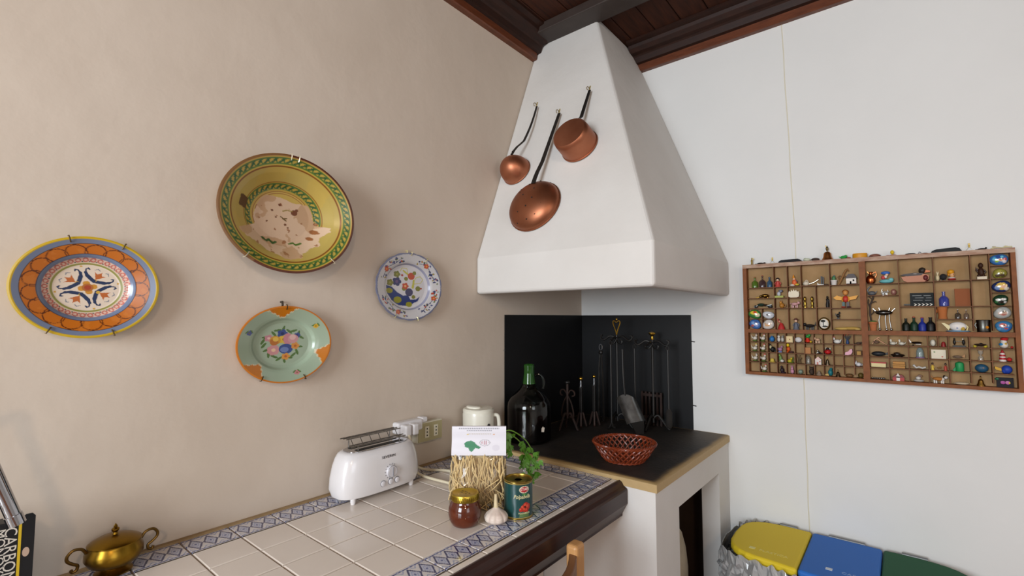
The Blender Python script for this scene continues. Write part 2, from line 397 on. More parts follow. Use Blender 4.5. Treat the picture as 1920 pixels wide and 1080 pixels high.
# ------------------------------------------------------------------ wall plates
def plate(name, label, cat, y, z, ry, rz, prof, art, mat, scallop=0, thick=.006, NA=300):
    """prof: list of (r, height from wall) centre -> rim; art(X, Y) -> colours"""
    P = np.array(prof); NR = 96
    # resample by arc length
    s = np.concatenate([[0], np.cumsum(np.hypot(np.diff(P[:, 0]), np.diff(P[:, 1])))]); q = np.linspace(0, s[-1], NR)
    R = np.interp(q, s, P[:, 0]); H = np.interp(q, s, P[:, 1])
    a = np.linspace(0, 2*PI, NA, endpoint=False)
    rr = R[:, None]*(1+scallop*np.clip((R[:, None]-.8)/.2, 0, 1)*np.abs(np.sin(a*9))[None]); X = (rr*np.cos(a)).ravel(); Y = (rr*np.sin(a)).ravel()
    Hh = np.repeat(H, NA)
    C = art(X, Y)
    V = np.stack([Hh, X*ry, Y*rz], 1)
    # back side
    bR = np.array([1.0, .985, .62, .58, .55, 0.001]); bH = np.array([H[-1]-.003, H[-1]-thick, max(H[0]-.004, .006), .0015, .0015, .0015])
    Vb = np.stack([np.repeat(bH, NA), (bR[:, None]*np.cos(a)*(1+scallop*np.abs(np.sin(a*9))[None]*(bR[:, None] > .9))).ravel()*ry, (bR[:, None]*np.sin(a)*(1+scallop*np.abs(np.sin(a*9))[None]*(bR[:, None] > .9))).ravel()*rz], 1)
    Vall = np.vstack([V, Vb]); Call = np.vstack([C, np.tile(C[-NA:], (2, 1)), np.tile(hx('#b8a585'), (4*NA, 1))])
    root = thing(name, label, cat, (0, y, z))
    Fc = grid_faces(NA, NR+6, True)
    paint_mesh('dish', Vall, Fc, Call, mat, root)
    return root
def clip(root, ang, ry, rz, h, col, s=1.0):
    y, z = ry*math.cos(ang), rz*math.sin(ang); d = Vector((0, math.cos(ang), math.sin(ang)))
    MB().tube([(h*.88, y+d.y*.003, z+d.z*.003), (h+.003, y+d.y*.003, z+d.z*.003), (h+.0035, y-d.y*.004, z-d.z*.004), (h-.001, y-d.y*.010*s, z-d.z*.010*s)], .0013, 6).build('hanger_clip', M(col, .35, .7), root, smooth=True)
def arcs(A, n, r0, r1, w, col, tw=.5, ph=0):
    a = np.arctan2(A.Y, A.X); R = np.hypot(A.X, A.Y)
    m = (R > r0) & (R < r1); t = (R-r0)/(r1-r0)
    s = ((a+ph)/(2*PI)*n + tw*t) % 1
    return A.put(m & (np.abs(s-.5) < w*(1-.3*np.abs(t-.5))), col)
# orange and blue plate
def artO(X, Y):
    A = Art(X, Y, '#d9c9b4'); R = np.hypot(X, Y); a = np.arctan2(Y, X)
    A.ring(.95, 1.1, '#c2a01d').ring(.865, .95, '#707a92').ring(.66, .865, '#b9661a').ring(.86, .872, '#4c3420')
    n = 17
    for k in range(n):
        t = 2*PI*k/n; cx, cy = .70*math.cos(t), .70*math.sin(t); d = np.hypot(X-cx, Y-cy)
        A.put((np.abs(d-.145) < .009) & (R > .66) & (R < .865), '#5d2c10')
    A.put((R > .66) & (R < .865) & (noise2(X, Y, 18, 2) > .35), '#c4742a', .5)
    A.ring(.60, .665, '#6d7890').ring(.655, .667, '#3c4152').ring(.505, .60, '#cfae9c')
    for k in range(34):
        t = 2*PI*k/34; d = np.hypot((X-.553*math.cos(t)), (Y-.553*math.sin(t)))
        A.put((d < .042) & (d > .022), '#b5665a'); A.disk(.525*math.cos(t+.09), .525*math.sin(t+.09), .012, '#3d4a4c')
    A.ring(.49, .512, '#cdbba2').ring(.462, .495, '#8c8a45').ring(.0, .462, '#dccbb8')
    for k in range(4):
        t = k*PI/2+.24
        rot = lambda x, y: (x*math.cos(t)-y*math.sin(t), x*math.sin(t)+y*math.cos(t))
        for sg in (1, -1):
            p = [rot(.115, sg*.105), rot(.17, sg*.075), rot(.24, sg*.045), rot(.31, sg*.035), rot(.37, sg*.055), rot(.385, sg*.09), rot(.355, sg*.10)]
            A.line(p[:3], .062, '#1f2f52').line(p[2:4], .045, '#1f2f52').line(p[3:], .022, '#1f2f52')
        u = t+PI/4; cs = lambda r, b: (r*math.cos(u+b), r*math.sin(u+b))
        A.poly([cs(.19, 0), cs(.33, -.28), cs(.30, -.12), cs(.36, 0), cs(.30, .12), cs(.33, .28)], '#b5612b')
        A.line([cs(.37, -.3), cs(.40, -.2), cs(.38, -.12)], .012, '#6c7280').line([cs(.37, .3), cs(.40, .2), cs(.38, .12)], .012, '#6c7280')
        x, y = cs(.17, 0); A.disk(x, y, .03, '#c9a13c'); x, y = rot(.43, 0); A.disk(x, y, .018, '#c79a3a')
        x, y = rot(.085, 0); A.disk(x, y, .05, '#c68a2c')
    return A.disk(0, 0, .075, '#a9652a').disk(0, 0, .05, '#a03d22').C
GLZ = M('paint', .2, spec=.5)
GLW = M('paint', .28, bump=(20, .2, .002))
pO = plate('ceramic_plate', 'orange and blue painted plate with a star flower centre hung on the wall', 'plate', -1.9485, 1.4649, .1151, .102,
           [(0.0005, .010), (.44, .010), (.56, .013), (.62, .020), (.67, .0235), (.86, .028), (.97, .031), (1, .0305)], artO, GLZ)
for an in (1.88, 1.1, -2.1, -1.2): clip(pO, an, .1151, .102, .031, '#6d5a3c')
# yellow bowl
def artB(X, Y):
    A = Art(X, Y, '#bfa352'); R = np.hypot(X, Y); a = np.arctan2(Y, X); N = noise2(X, Y, 9, 11)
    A.ring(.965, 1.1, '#5b2f1f'); A.put((R > .965) & (np.cos(a-2.9) > .3), '#8d6c3c', .6)
    A.ring(.955, .968, '#b08a44').ring(.815, .955, '#b69a42')
    def chain(r0, r1, n):
        a2 = (a/(2*PI)*n)
        s = (a2+1.1*(R-r0)/(r1-r0)) % 1; A.put((R > r0) & (R < r1) & (np.abs(s-.5) < .24), '#2c5530')
        s = (a2-.5*(R-r0)/(r1-r0)) % 1; A.put((R > r0) & (R < r0+.5*(r1-r0)) & (np.abs(s-.5) < .12), '#4a6a30')
        A.put((R > r0) & (R < r0+.018), '#56722f').put((R > r1-.018) & (R < r1), '#4d6a33')
    chain(.84, .94, 50)
    A.ring(.80, .812, '#7c4a1c').ring(.585, .80, '#b09a52'); A.put((R > .585) & (R < .80) & (N > .1), '#b89c4c', .6)
    A.ring(.575, .588, '#7c4a1c').ring(.44, .575, '#b3953c')
    chain(.465, .565, 36)
    A.ring(.425, .435, '#8a4f20').ring(.40, .41, '#8a4f20')
    w = (R < .43+.10*N-.10*np.sin(a-.2)) | ((np.sin(a) < -.15) & (R < .70+.14*N) & (R > .2)) & (np.cos(a+1.2) > .05)
    A.put(w, '#cfb296').put(w & (N > .2), '#bd9a78').put(w & (noise2(X, Y, 30, 4) > .55), '#9c6f4c')
    for x, y, r in ((-.05, .20, .022), (.17, .10, .05), (.21, .15, .025), (-.16, .09, .018), (.04, -.13, .02), (-.1, -.02, .015), (-.23, -.11, .014), (.08, -.18, .015)): A.disk(x, y, r, '#6f3f24')
    A.line([(-.03, .0), (.05, -.06), (.0, -.03), (.06, -.02)], .02, '#6a5126').line([(.0, .1), (.06, .13), (.14, .12)], .018, '#8f7a35')
    A.line([(-.30, -.40), (-.24, -.45), (-.2, -.42), (-.15, -.48), (-.1, -.45)], .035, '#39592d').line([(.1, -.46), (.16, -.44), (.2, -.47), (.27, -.43)], .03, '#55702f')
    A.poly([(-.68, .06), (-.65, .24), (-.52, .20), (-.55, .02)], '#4a2413')
    for x, y, r in ((.47, -.20, .06), (.5, -.05, .035), (.40, -.33, .05)): A.disk(x, y, r, '#94603a', r*.7)
    return A.C
pB = plate('ceramic_bowl', 'large worn yellow bowl with green loop bands and a brown rim hung on the wall', 'bowl', -1.561, 1.6746, .1794, .1555,
           [(0.0005, .012), (.40, .012), (.50, .016), (.60, .030), (.72, .047), (.82, .058), (.90, .064), (.97, .070), (1, .069)], artB, GLW, thick=.008)
for an in (1.62, 1.5, -2.25, -.85): clip(pB, an, .1794, .1555, .070, '#e6dcc2', 1.4)
# pale green plate
def artG(X, Y):
    A = Art(X, Y, '#98a892'); R = np.hypot(X, Y); a = np.arctan2(Y, X)
    for c, w in ((1.68, .36), (-.32, .30), (-2.36, .30)):
        d = np.abs((a-c+PI) % (2*PI)-PI); lim = .70+.30*(d/w)**1.3+.015*np.sign(np.sin(d*70))
        A.put((d < w) & (R > lim-.03), '#c9c0a0').put((d < w) & (R > lim), '#bd6f12')
    A.ring(.965, 1.1, '#c0701a')
    L = lambda x, y, r: A.disk(x, y, .085, '#4d6a34', .028, r)
    for k, (x, y) in enumerate(((-.36, .18), (-.42, .08), (-.2, .27), (-.12, .36), (.0, .40), (.12, .33), (.22, .34), (.33, .26), (.38, .17), (-.34, -.14), (-.3, -.26), (-.18, -.32), (-.08, -.38), (.03, -.42), (.13, -.36), (.22, -.3), (.3, -.22), (.34, -.08), (-.40, -.02), (.06, .26))): L(x, y, k*1.1)
    A.flower(-.02, .27, .11, '#35477f', '#1f2c58').flower(.30, .22, .07, '#3d4a80', '#222f5c')
    A.flower(-.30, .16, .09, '#b57d86', '#d8b0a8').flower(-.2, -.15, .13, '#bd8687', '#d9b596', 7).flower(.02, .12, .12, '#c9a63a', '#9a6c1d')
    A.disk(-.17, .10, .115, '#bf8a2c').disk(-.19, .06, .09, '#a9662a').disk(-.16, .13, .06, '#d1aa4c')
    A.disk(.10, .13, .10, '#b87a84', .15).disk(.21, .13, .115, '#bd8a8c').disk(.20, .17, .07, '#d0a9a2')
    A.disk(.06, -.13, .15, '#34477f', .13).disk(.03, -.15, .09, '#6576a6', .07).flower(.26, -.06, .09, '#c6843c', '#a85c20').flower(.06, -.33, .09, '#c98a3a', '#b0562a')
    for t, c in ((2.75, '#4b5590'), (.62, '#c79c2e'), (-1.25, '#b87880')):
        x, y = .80*math.cos(t), .80*math.sin(t)
        A.flower(x, y, .06, c, '#7c6a30').disk(x-.05, y+.03, .05, '#55703c', .016, .8).disk(x+.05, y+.04, .05, '#55703c', .016, 2.2)
    return A.C
pG = plate('ceramic_plate', 'pale green plate with orange edge patches and a fruit bouquet hung on the wall', 'plate', -1.5476, 1.3339, .1255, .1013,
           [(0.0005, .008), (.55, .008), (.62, .011), (.68, .019), (.74, .022), (.97, .031), (1, .0305)], artG, GLZ)
for an in (1.6, -2.1, -1.15): clip(pG, an, .1255, .1013, .031, '#4c3a22')
MB().tube([(.0, -.006, .112), (.009, -.006, .113), (.009, -.005, .104), (.004, -.004, .098)], .0028, 6).build('wall_hook', M('#3c3226', .5, .5), pG)
# blue and white scalloped plate
def artU(X, Y):
    A = Art(X, Y, '#bfbcbd'); R = np.hypot(X, Y); a = np.arctan2(Y, X)
    A.ring(.97, 1.2, '#6d7088').ring(.66, .70, '#8f8fa2').ring(0, .66, '#c6c3c6')
    rg = np.random.RandomState(5)
    for c in (2.35, .7, -.6, -2.2):
        for k in range(26):
            t = c+rg.uniform(-.55, .55); r = rg.uniform(.73, .92); x, y = r*math.cos(t), r*math.sin(t)
            col = ['#2e3560', '#a8442c', '#5f6a3a', '#2e3560', '#8f7a30', '#4a4f78'][k % 6]
            A.disk(x, y, rg.uniform(.018, .05), col, rg.uniform(.015, .03), rg.uniform(0, 3))
        p = [(.82*math.cos(c+t)+.0, (.82+.05*math.sin(t*9))*math.sin(c+t)) for t in np.linspace(-.5, .5, 12)]; A.line(p, .016, '#2b3358')
        A.flower(.84*math.cos(c+.2), .84*math.sin(c+.2), .075, '#b04a2c', '#c98a3c')
    A.poly([(-.62, .02), (-.45, -.02), (-.28, -.18), (-.1, -.27), (.05, -.25), (.12, -.38), (.3, -.37), (.42, -.28), (.36, -.42), (.2, -.5), (0, -.58), (-.25, -.56), (-.45, -.42), (-.6, -.2)], '#28376e')
    for x, y, r in ((-.52, -.14, .1), (-.27, -.4, .12), (.08, -.53, .1)): A.disk(x, y, r, '#8d8a26', r*.8)
    A.disk(.08, -.16, .12, '#3f3c5c').disk(-.08, -.06, .065, '#77762e').disk(.36, -.04, .08, '#77762e').disk(.22, -.3, .06, '#77762e').disk(.46, -.03, .03, '#a23c2c')
    A.line([(.16, -.02), (.2, .14), (.3, .3), (.42, .34), (.52, .26), (.45, .14), (.25, .1)], .02, '#b9b25c').line([(.2, -.02), (.22, .2)], .06, '#b0ab3f')
    A.line([(-.05, .45), (.05, .34), (.0, .55), (-.15, .56), (-.2, .46)], .02, '#b9b25c').line([(-.1, .48), (.05, .36)], .05, '#b0ab3f')
    A.disk(.14, .33, .11, '#b1482c').disk(-.02, .24, .06, '#77762e').disk(.24, .43, .06, '#77762e').flower(-.04, .02, .10, '#b1482c', '#d8a068').disk(-.14, .34, .035, '#a03a30')
    A.flower(-.3, .14, .13, '#33345e', '#5f4a70').flower(-.3, .36, .10, '#6f7030', '#8f8c3c').flower(-.5, .1, .10, '#76752f', '#94903c')
    return A.C
pU = plate('ceramic_plate', 'scalloped blue and white plate with garden flowers hung near the chimney', 'plate', -1.1399, 1.5077, .1345, .1112,
           [(0.0005, .007), (.58, .007), (.66, .010), (.71, .019), (.76, .022), (.97, .030), (1, .0295)], artU, GLZ, scallop=.02)
for an in (1.57, 1.05, -2.05, -1.35): clip(pU, an, .1365, .113, .030, '#d9cf9c')
MB().tube([(.0, 0, .121), (.008, 0, .122), (.008, 0, .114)], .0026, 6).build('wall_hook', M('#d9cf9c', .5, .3), pU)

# ------------------------------------------------------------------ copper pans on the hood
hn = np.array([0, -.9635, .376]); hn /= np.linalg.norm(hn); hp = np.array([0, -HY, HZ+HH]); hup = np.array([0, .376, .9635]); hup /= np.linalg.norm(hup)
def onh(u, v, off=0.0):
    d = _f + _r*(u-960)/FPX + _d*(v-540)/FPX; return CAM+d*(((hp+hn*off-CAM)@hn)/(d@hn))
COP = M('#b8785a', .44, .9, noise=('#9a5c40', 12, .6)); COPD = M('#a0664a', .42, .9, noise=('#8a5238', 14, .6)); IRON = M('#1d1815', .55, .3, bump=(60, .3, .002))
BRASS = M('#b08d3e', .32, 1.0)
def frame_at(c, tilt=0):   # local x right along the hood, y up the slope, z out of the hood
    return basis((1, 0, 0), tuple(hup), tuple(hn), tuple(c))
def pan(name, label, uv, hook, r, prof, off, mat, holes=None, wid=.006, bow=.0):
    c = onh(*uv, off); base = c-hn*(((c-hp)@hn))        # point on the hood behind the pan
    root = thing(name, label, 'pan', tuple(base)); mw = Matrix.Translation(-Vector(base))
    X = mw @ frame_at(base)
    MB().lathe(prof, 40, cap=False, sx=1.06).build('bowl', mat, root, smooth=True, xf=X)
    hk = onh(*hook, .012); hl_ = np.linalg.inv(np.array(frame_at(base))) @ np.append(hk, 1)
    d = np.array([hl_[0], hl_[1]]); L = np.linalg.norm(d); d /= L; pr = np.array([-d[1], d[0]])
    e = prof_r(prof)
    pts = []
    for s in np.linspace(0, 1, 14):
        p = d*(r*.72+(L-r*.72)*s)+pr*bow*math.sin(PI*s)
        zz = np.interp(s, [0, .12, .3, 1], [e*.72, e*.62+.004, .030, .012]); pts.append((p[0], p[1], zz))
    m = MB(); v = []; f = []
    for i, p in enumerate(pts):
        w = wid*(1-.35*i/13)
        for sx, sz in ((-1, 0), (1, 0), (1, .004), (-1, .004)): v.append((p[0]+pr[0]*w*sx, p[1]+pr[1]*w*sx, p[2]+sz))
    for i in range(13):
        for k in range(4): f.append((i*4+k, i*4+(k+1) % 4, i*4+4+(k+1) % 4, i*4+4+k))
    f += [(0, 1, 2, 3), (55, 54, 53, 52)]
    m.add(v, f).build('handle', IRON, root, smooth=True, xf=X)
    m = MB()
    for q in (.0, .05): m.ell((pts[0][0]+d[0]*q*.2+d[0]*.004, pts[0][1]+d[1]*q*.2+d[1]*.004, pts[0][2]+.004), .003, .003, .002, 8, 6)
    m.build('rivet', IRON, root, smooth=True, xf=X)
    if holes:
        m = MB(); mh = M('#1a0f0a', .8); m2 = MB()
        for k, (hx_, hy_) in enumerate(holes):
            rr = math.hypot(hx_, hy_)*r; zz = np.interp(rr, [p[0] for p in prof[::-1]], [p[1] for p in prof[::-1]])
            m.lathe([(.0034, zz-.002), (.0034, zz+.0006)], 8, (hx_*r, hy_*r, 0))
        m.build('drain_hole', mh, root, xf=X)
    kp = onh(hook[0], hook[1]-4, 0); w = Matrix.Translation((0, 0, 0))
    kb = thing('wall_hook', 'small brass hook on the hood holding the '+label.split(' hung')[0].split(' with')[0], 'hook', tuple(kp))
    fr = basis((1, 0, 0), tuple(hup), tuple(hn))
    MB().box(-.003, .003, -.014, .012, 0, .002).build('plate', M('#c9b98a', .4, .6), kb, xf=fr)
    MB().tube([(0, -.002, .001), (0, -.004, .016), (0, -.012, .021), (0, -.018, .018), (0, -.019, .012)], .0016, 6).build('hook', M('#8f7b46', .4, .8), kb, xf=fr, smooth=True)
    return root
def prof_r(p): return max(z for _, z in p)
dome = lambda r, h, n=12, flat=1.0: [(r*1.03, .004), (r*1.03, .007), (r, .008)]+[(max(r*math.cos(PI/2*i/n), .0008), .008+h*math.sin(PI/2*i/n)**flat) for i in range(1, n+1)]
pan('copper_ladle', 'small round copper ladle pan hung by a thin bent iron handle', (958, 311), (1007, 200), .060, dome(.060, .074), .045, COP, wid=.0055, bow=-.014)
hs = [(-.55, .62), (-.15, .72), (.22, .86), (-.75, .30), (-.42, .36), (-.82, -.1), (.2, .42), (.62, .55), (.25, 0), (.72, .1), (-.2, .2), (.05, -.3), (-.3, -.45), (.6, -.2), (.42, -.6), (.1, -.75), (-.35, -.8), (-.7, -.5), (.55, .82), (.85, -.35)]
pan('copper_skimmer', 'wide copper skimmer with drain holes hung by a straight iron handle', (996, 381), (1049, 213), .104, dome(.104, .055), .028, COPD, holes=hs, wid=.009)
pan('copper_saucepan', 'flat bottomed copper saucepan hung bottom outward by an iron handle', (1083, 269), (1106, 170), .067,
    [(.071, .004), (.071, .008), (.068, .009), (.067, .065), (.065, .080), (.060, .086), (.03, .0875), (.0008, .088)], .02, COP, wid=.008)
# ------------------------------------------------------------------ things on the counter
CR = np.array([math.cos(YAW), math.sin(YAW), 0]); CN = np.array([math.sin(YAW), -math.cos(YAW), 0])   # right / towards the viewer
def onp(c, u, v):            # point of the upright plane through c that faces the room
    d = _f + _r*(u-960)/FPX + _d*(v-540)/FPX; c = np.array(c); return CAM+d*(((c-CAM)@CN)/(d@CN))
WHITE = M('#dedbdc', .25, coat=.4); CHROME = M('#b8b8bc', .06, 1.0); DARK = M('#18181a', .4); STEEL = M('#9a9a9c', .28, 1.0)
# toaster
tc = (.084, -1.302, .9)
to = thing('toaster', 'white two slot toaster with chrome top and wire bun rack', 'toaster', tc)
secs = [(.012, .121, .048), (.016, .129, .055), (.035, .136, .060), (.065, .134, .060), (.095, .128, .0575), (.115, .121, .054), (.127, .114, .049), (.132, .106, .043), (.1325, .101, .039)]
def sup(a, e=3.2): c, s_ = math.cos(a), math.sin(a); return (math.copysign(abs(c)**(2/e), c), math.copysign(abs(s_)**(2/e), s_))
n = 56; v = []
for z, la, lb in secs:
    for k in range(n): c, s_ = sup(2*PI*k/n); v.append((lb*c, la*s_, z))
f = grid_faces(n, len(secs), True)+[tuple(range(n-1, -1, -1)), tuple((len(secs)-1)*n+k for k in range(n))]
MB().add(v, f).build('housing', WHITE, to, smooth=True)
v = []
for z, k0 in ((.131, 1), (.1345, 1), (.1345, .0)):
    for k in range(n): c, s_ = sup(2*PI*k/n); v.append((.038*c*max(k0, .001), .100*s_*max(k0, .001), z))
tp = MB().add(v, grid_faces(n, 3, True)).build('top_plate', CHROME, to, smooth=True)
for sx in (-.017, .017): MB().box(sx-.009, sx+.009, -.078, .078, .1338, .1352).build('slot', M('#0c0b0b', .6), tp)
rk = MB()
for x, z in ((-.032, .163), (-.016, .165), (0, .1655), (.014, .150), (.026, .148)): rk.tube([(x, -.098, z), (x, .085, z)], .0017, 6)
for y in (-.085, -.055, -.025, .005, .035, .065): rk.tube([(-.032, y, .163), (0, y, .1655), (.012, y, .151), (.026, y, .148)], .0011, 5)
for y in (-.075, .065): rk.tube([(-.026, y, .132), (-.026, y, .163)], .0017, 6).tube([(.022, y, .132), (.022, y, .149)], .0017, 6)
rk.build('bun_rack', M('#8d8a86', .3, 1.0), to, smooth=True)
def tsurf(y, z):
    la = np.interp(z, [s[0] for s in secs], [s[1] for s in secs]); lb = np.interp(z, [s[0] for s in secs], [s[2] for s in secs])
    return lb*(1-abs(y/la)**3.2)**(1/3.2)
RX90 = basis((0, 1, 0), (0, 0, 1), (1, 0, 0))
def face(y, z, out=0): m = RX90.copy(); m[0][3] = tsurf(y, z)+out; m[1][3] = y; m[2][3] = z; return m
dl = MB().lathe([(.0165, -.002), (.0165, .006), (.0145, .009), (.001, .009)], 28).build('dial', M('#cfccd0', .25, coat=.4), to, smooth=True, xf=face(.009, .067))
m = MB()
for k in range(11):
    a = -.6+k*.434; m.box(-.0006, .0006, .0185, .0215, 0, .0012)
    for q in range(-8, 0): x, y_, z = m.v[q]; m.v[q] = (x*math.cos(a)-y_*math.sin(a), x*math.sin(a)+y_*math.cos(a), z)
m.build('scale_mark', M('#55555a', .5), to, xf=face(.009, .067, .0002))
m = MB().tube([(.0152*math.cos(a), .0152*math.sin(a), .0075) for a in np.linspace(0, 2*PI, 28, endpoint=False)], .0008, 5, closed=True).build('dial_ring', M('#6d6d72', .4, .5), dl, xf=face(.009, .067))
MB().box(-.001, .001, -.012, .012, .0088, .0115).build('dial_grip', M('#8a8a90', .3), dl, xf=face(.009, .067))
for y in (-.018, .0075, .0295):
    bt_ = MB().lathe([(.0078, -.002), (.0078, .003), (.006, .0042), (.001, .0042)], 20).build('button', M('#d5d2d6', .25), to, smooth=True, xf=face(y, .0385))
    MB().tube([(.0082*math.cos(a), .0082*math.sin(a), .0012) for a in np.linspace(0, 2*PI, 20, endpoint=False)], .0007, 5, closed=True).build('ring', M('#6a6a70', .4, .4), bt_, xf=face(y, .0385))
text_mesh('brand_lettering', 'SEVERIN', .0105, M('#4a4a50', .5), to, xf=face(.003, .1085, .0012), sx=1.2)
for x in (-.035, .038):
    for y in (-.098, .098): MB().lathe([(.006, 0), (.0075, .006), (.0075, .018)], 12, (x, y, 0)).build('foot', WHITE, to, smooth=True)
# outlet, adapters, cable
o0 = on(0, .03, 783, 833); o1 = on(0, .03, 830, 784)
oy0, oy1, oz0, oz1 = o0[1], o1[1], o0[2], on(0, .03, 783, 795)[2]
ou = thing('power_outlet', 'beige surface mounted wall outlet with two sockets', 'outlet', (0, (oy0+oy1)/2, (oz0+oz1)/2)); hw_, hh_ = (oy1-oy0)/2, (oz1-oz0)/2
MB().box(0, .028, -hw_, hw_, -hh_, hh_).build('box', M('#cfc9b4', .45), ou, bevel=.003)
MB().box(.028, .0305, -hw_+.003, hw_-.003, -hh_+.003, hh_-.003).build('cover_plate', M('#b3a980', .35, .3), ou, bevel=.001)
for y in (-hw_*.30, hw_*.42):
    s_ = MB().box(.0305, .0325, y-.009, y+.009, -.019, .019).build('socket', M('#d8d2bc', .4), ou, bevel=.001)
    for z in (-.011, 0, .011): MB().lathe([(.0026, -.001), (.0026, .0006)], 10).build('pin_hole', M('#15130f', .7), s_, xf=Matrix.Translation((.0325, y, z)) @ RX90)
pa = thing('power_adapter', 'white plug adapter plugged in beside the beige outlet', 'plug', (0, -1.135, 1.045))
MB().box(0, .034, -.052, .052, -.016, .022).build('adapter_body', WHITE, pa, bevel=.008, seg=3)
for y in (-.03, .0): MB().box(.03, .062, y-.012, y+.012, -.020, .016).build('plug', WHITE, pa, bevel=.006, seg=3)
MB().box(.0, .03, .05, .075, .006, .024).build('plug', WHITE, pa, bevel=.005, seg=3)
def smooth_path(P, n=8):
    P = [np.array(p, float) for p in P]; out = []
    for i in range(len(P)-1):
        p0, p1, p2, p3 = P[max(i-1, 0)], P[i], P[i+1], P[min(i+2, len(P)-1)]
        for k in range(n):
            t = k/n; out.append(.5*((2*p1)+(-p0+p2)*t+(2*p0-5*p1+4*p2-p3)*t*t+(-p0+3*p1-3*p2+p3)*t**3))
    return out+[P[-1]]
cb = MB().tube(smooth_path([(.062, -1.165, 1.03), (.075, -1.165, 1.0), (.05, -1.13, .93), (.06, -1.09, .9055), (.13, -1.055, .9062), (.22, -1.08, .9062), (.235, -1.125, .9062), (.19, -1.135, .9062), (.13, -1.14, .9062), (.095, -1.148, .912), (.08, -1.157, .925)]), .0042, 8).build('power_cable', M('#d8cdb2', .45), smooth=True)
tag(cb, 'cream power cable looped on the tiles behind the toaster', 'cable')
# lidded jug
jg = thing('plastic_jug', 'white plastic jug with lid standing by the hearth corner', 'jug', (.078, -.862, .9))
MB().lathe([(.050, 0), (.054, .004), (.056, .10), (.057, .155), (.055, .163)], 40).build('body', M('#dedacb', .35, coat=.2), jg, smooth=True)
ld = MB().lathe([(.056, .163), (.0565, .170), (.052, .175), (.02, .177), (.001, .177)], 40).build('lid', M('#e4e0d0', .35), jg, smooth=True)
MB().lathe([(.026, .176), (.026, .180), (.023, .182), (.001, .182)], 24, (-.012, -.012, 0), 1.2, .8).build('spout_cap', M('#e9e5d6', .35), ld, smooth=True)
MB().tube(smooth_path([tuple(CR*.052+np.array([0, 0, .15])), tuple(CR*.072+np.array([0, 0, .145])), tuple(CR*.076+np.array([0, 0, .10])), tuple(CR*.068+np.array([0, 0, .05])), tuple(CR*.050+np.array([0, 0, .04]))]), .007, 10).build('handle', M('#d9d5c6', .35), jg, smooth=True)
q = CR*.04+CN*.0405; MB().lathe([(.009, 0), (.009, .0015)], 18, sx=.75).build('badge', M('#2c2a2a', .4), jg, xf=basis(tuple((CR*.7-CN*.7)), (0, 0, 1), tuple((CR*.7+CN*.7)), (q[0], q[1], .118)))
# pasta bag
bc = np.array([.398, -1.205, .9]); P0 = onp(bc, 848, 799); P1 = onp(bc, 949, 799); zt = (P0[2]+P1[2])/2; zb = onp(bc, 898, 851)[2]
W = (P1-P0)@CR; cm = (P0+P1)/2; off = (cm-bc)@CR
bg = thing('pasta_bag', 'clear bag of pale dried pasta with a folded white paper header', 'pasta bag', tuple(bc), YAW)   # local x right, -y towards viewer
H = zb-.9
m = MB(); rg = random.Random(3)
for k in range(380):
    x = rg.uniform(-.5, .5)*W*.94; y = rg.uniform(-.024, .024); z0 = rg.uniform(.004, H*.25); z1 = rg.uniform(H*.6, H*1.02); ph = rg.uniform(0, 6.28); am = rg.uniform(.002, .008); pts = []
    sh = rg.uniform(-.018, .018)
    for s in np.linspace(0, 1, 9):
        sq = 1-.35*max(0, .5-abs(s-.42))*(0 if k % 2 else 1)
        pts.append((off*s+(x+sh*(s-.5))*sq*(1.0-.06*s)+am*math.sin(ph+s*7), max(-.027, min(.027, y+am*math.cos(ph+s*6))), z0+(z1-z0)*s))
    m.tube(pts, .0014+.0004*rg.random(), 4)
for k in range(50):
    x = rg.uniform(-.5, .5)*W*.8; z = rg.uniform(.01, H*.5); a = rg.uniform(-.8, .8); L = rg.uniform(.02, .05); y = rg.uniform(-.031, -.024)
    m.tube([(x-L*math.sin(a), y, max(z-L*math.cos(a)*.6, .004)), (x+.004*math.sin(k), y-.002, z), (x+L*math.sin(a), y, z+L*math.cos(a)*.6)], .0012, 4)
m.ell((off*.5, .004, H*.5), W*.46, .014, H*.485, 20, 14)
tag(m.build('pasta_strands', M('#e3cc9c', .55, noise=('#d4b67c', 40, .6)), bg, smooth=True), kind='stuff')
fl = MB(); nx, nz = 26, 22; v = []
for s in (-1, 1):
    for j in range(nz):
        for i in range(nx):
            u = i/(nx-1)*2-1; t = j/(nz-1); th = .036*(1-u**4)*(1-.75*t**3)*(1-.5*(1-t)**6)+.0015*math.sin(i*1.7+j*2.3)+.001*math.sin(i*.9-j*1.3)
            v.append((off*t+u*W*(.515-.01*math.sin(t*9)), s*th, .001+t*(H+.004)))
f = []
for s in range(2): f += [tuple(s*nx*nz+q for q in qq) for qq in grid_faces(nx, nz)]
FILM = THIN('clear_film', '#fafafa', .08, 1.4, .03)
fl.add(v, f).build('clear_film', FILM, bg, smooth=True)
nx, nz = 90, 60; gx, gz = np.meshgrid(np.linspace(0, 1, nx), np.linspace(0, 1, nz)); Xg, Zg = gx.ravel(), gz.ravel()
A = Art(Xg*2, Zg, '#d8d5dc')
for z_, x0, x1, c in ((.93, .25, 1.75, '#8a8a92'), (.86, .55, 1.5, '#8a8a92'), (.74, .6, 1.45, '#b9b0a4')):
    A.put((np.abs(Zg-z_) < .02) & (Xg*2 > x0) & (Xg*2 < x1) & (np.sin(Xg*190+z_*40) > -.5), c)
A.disk(.58, .72, .04, '#cbb36a', .025).disk(1.55, .72, .035, '#cf9a6a', .025)
A.poly([(.46, .40), (.55, .47), (.72, .5), (.84, .44), (.92, .36), (1.08, .28), (1.0, .22), (.88, .26), (.74, .12), (.66, .16), (.62, .26), (.5, .28)], '#2f7a56')
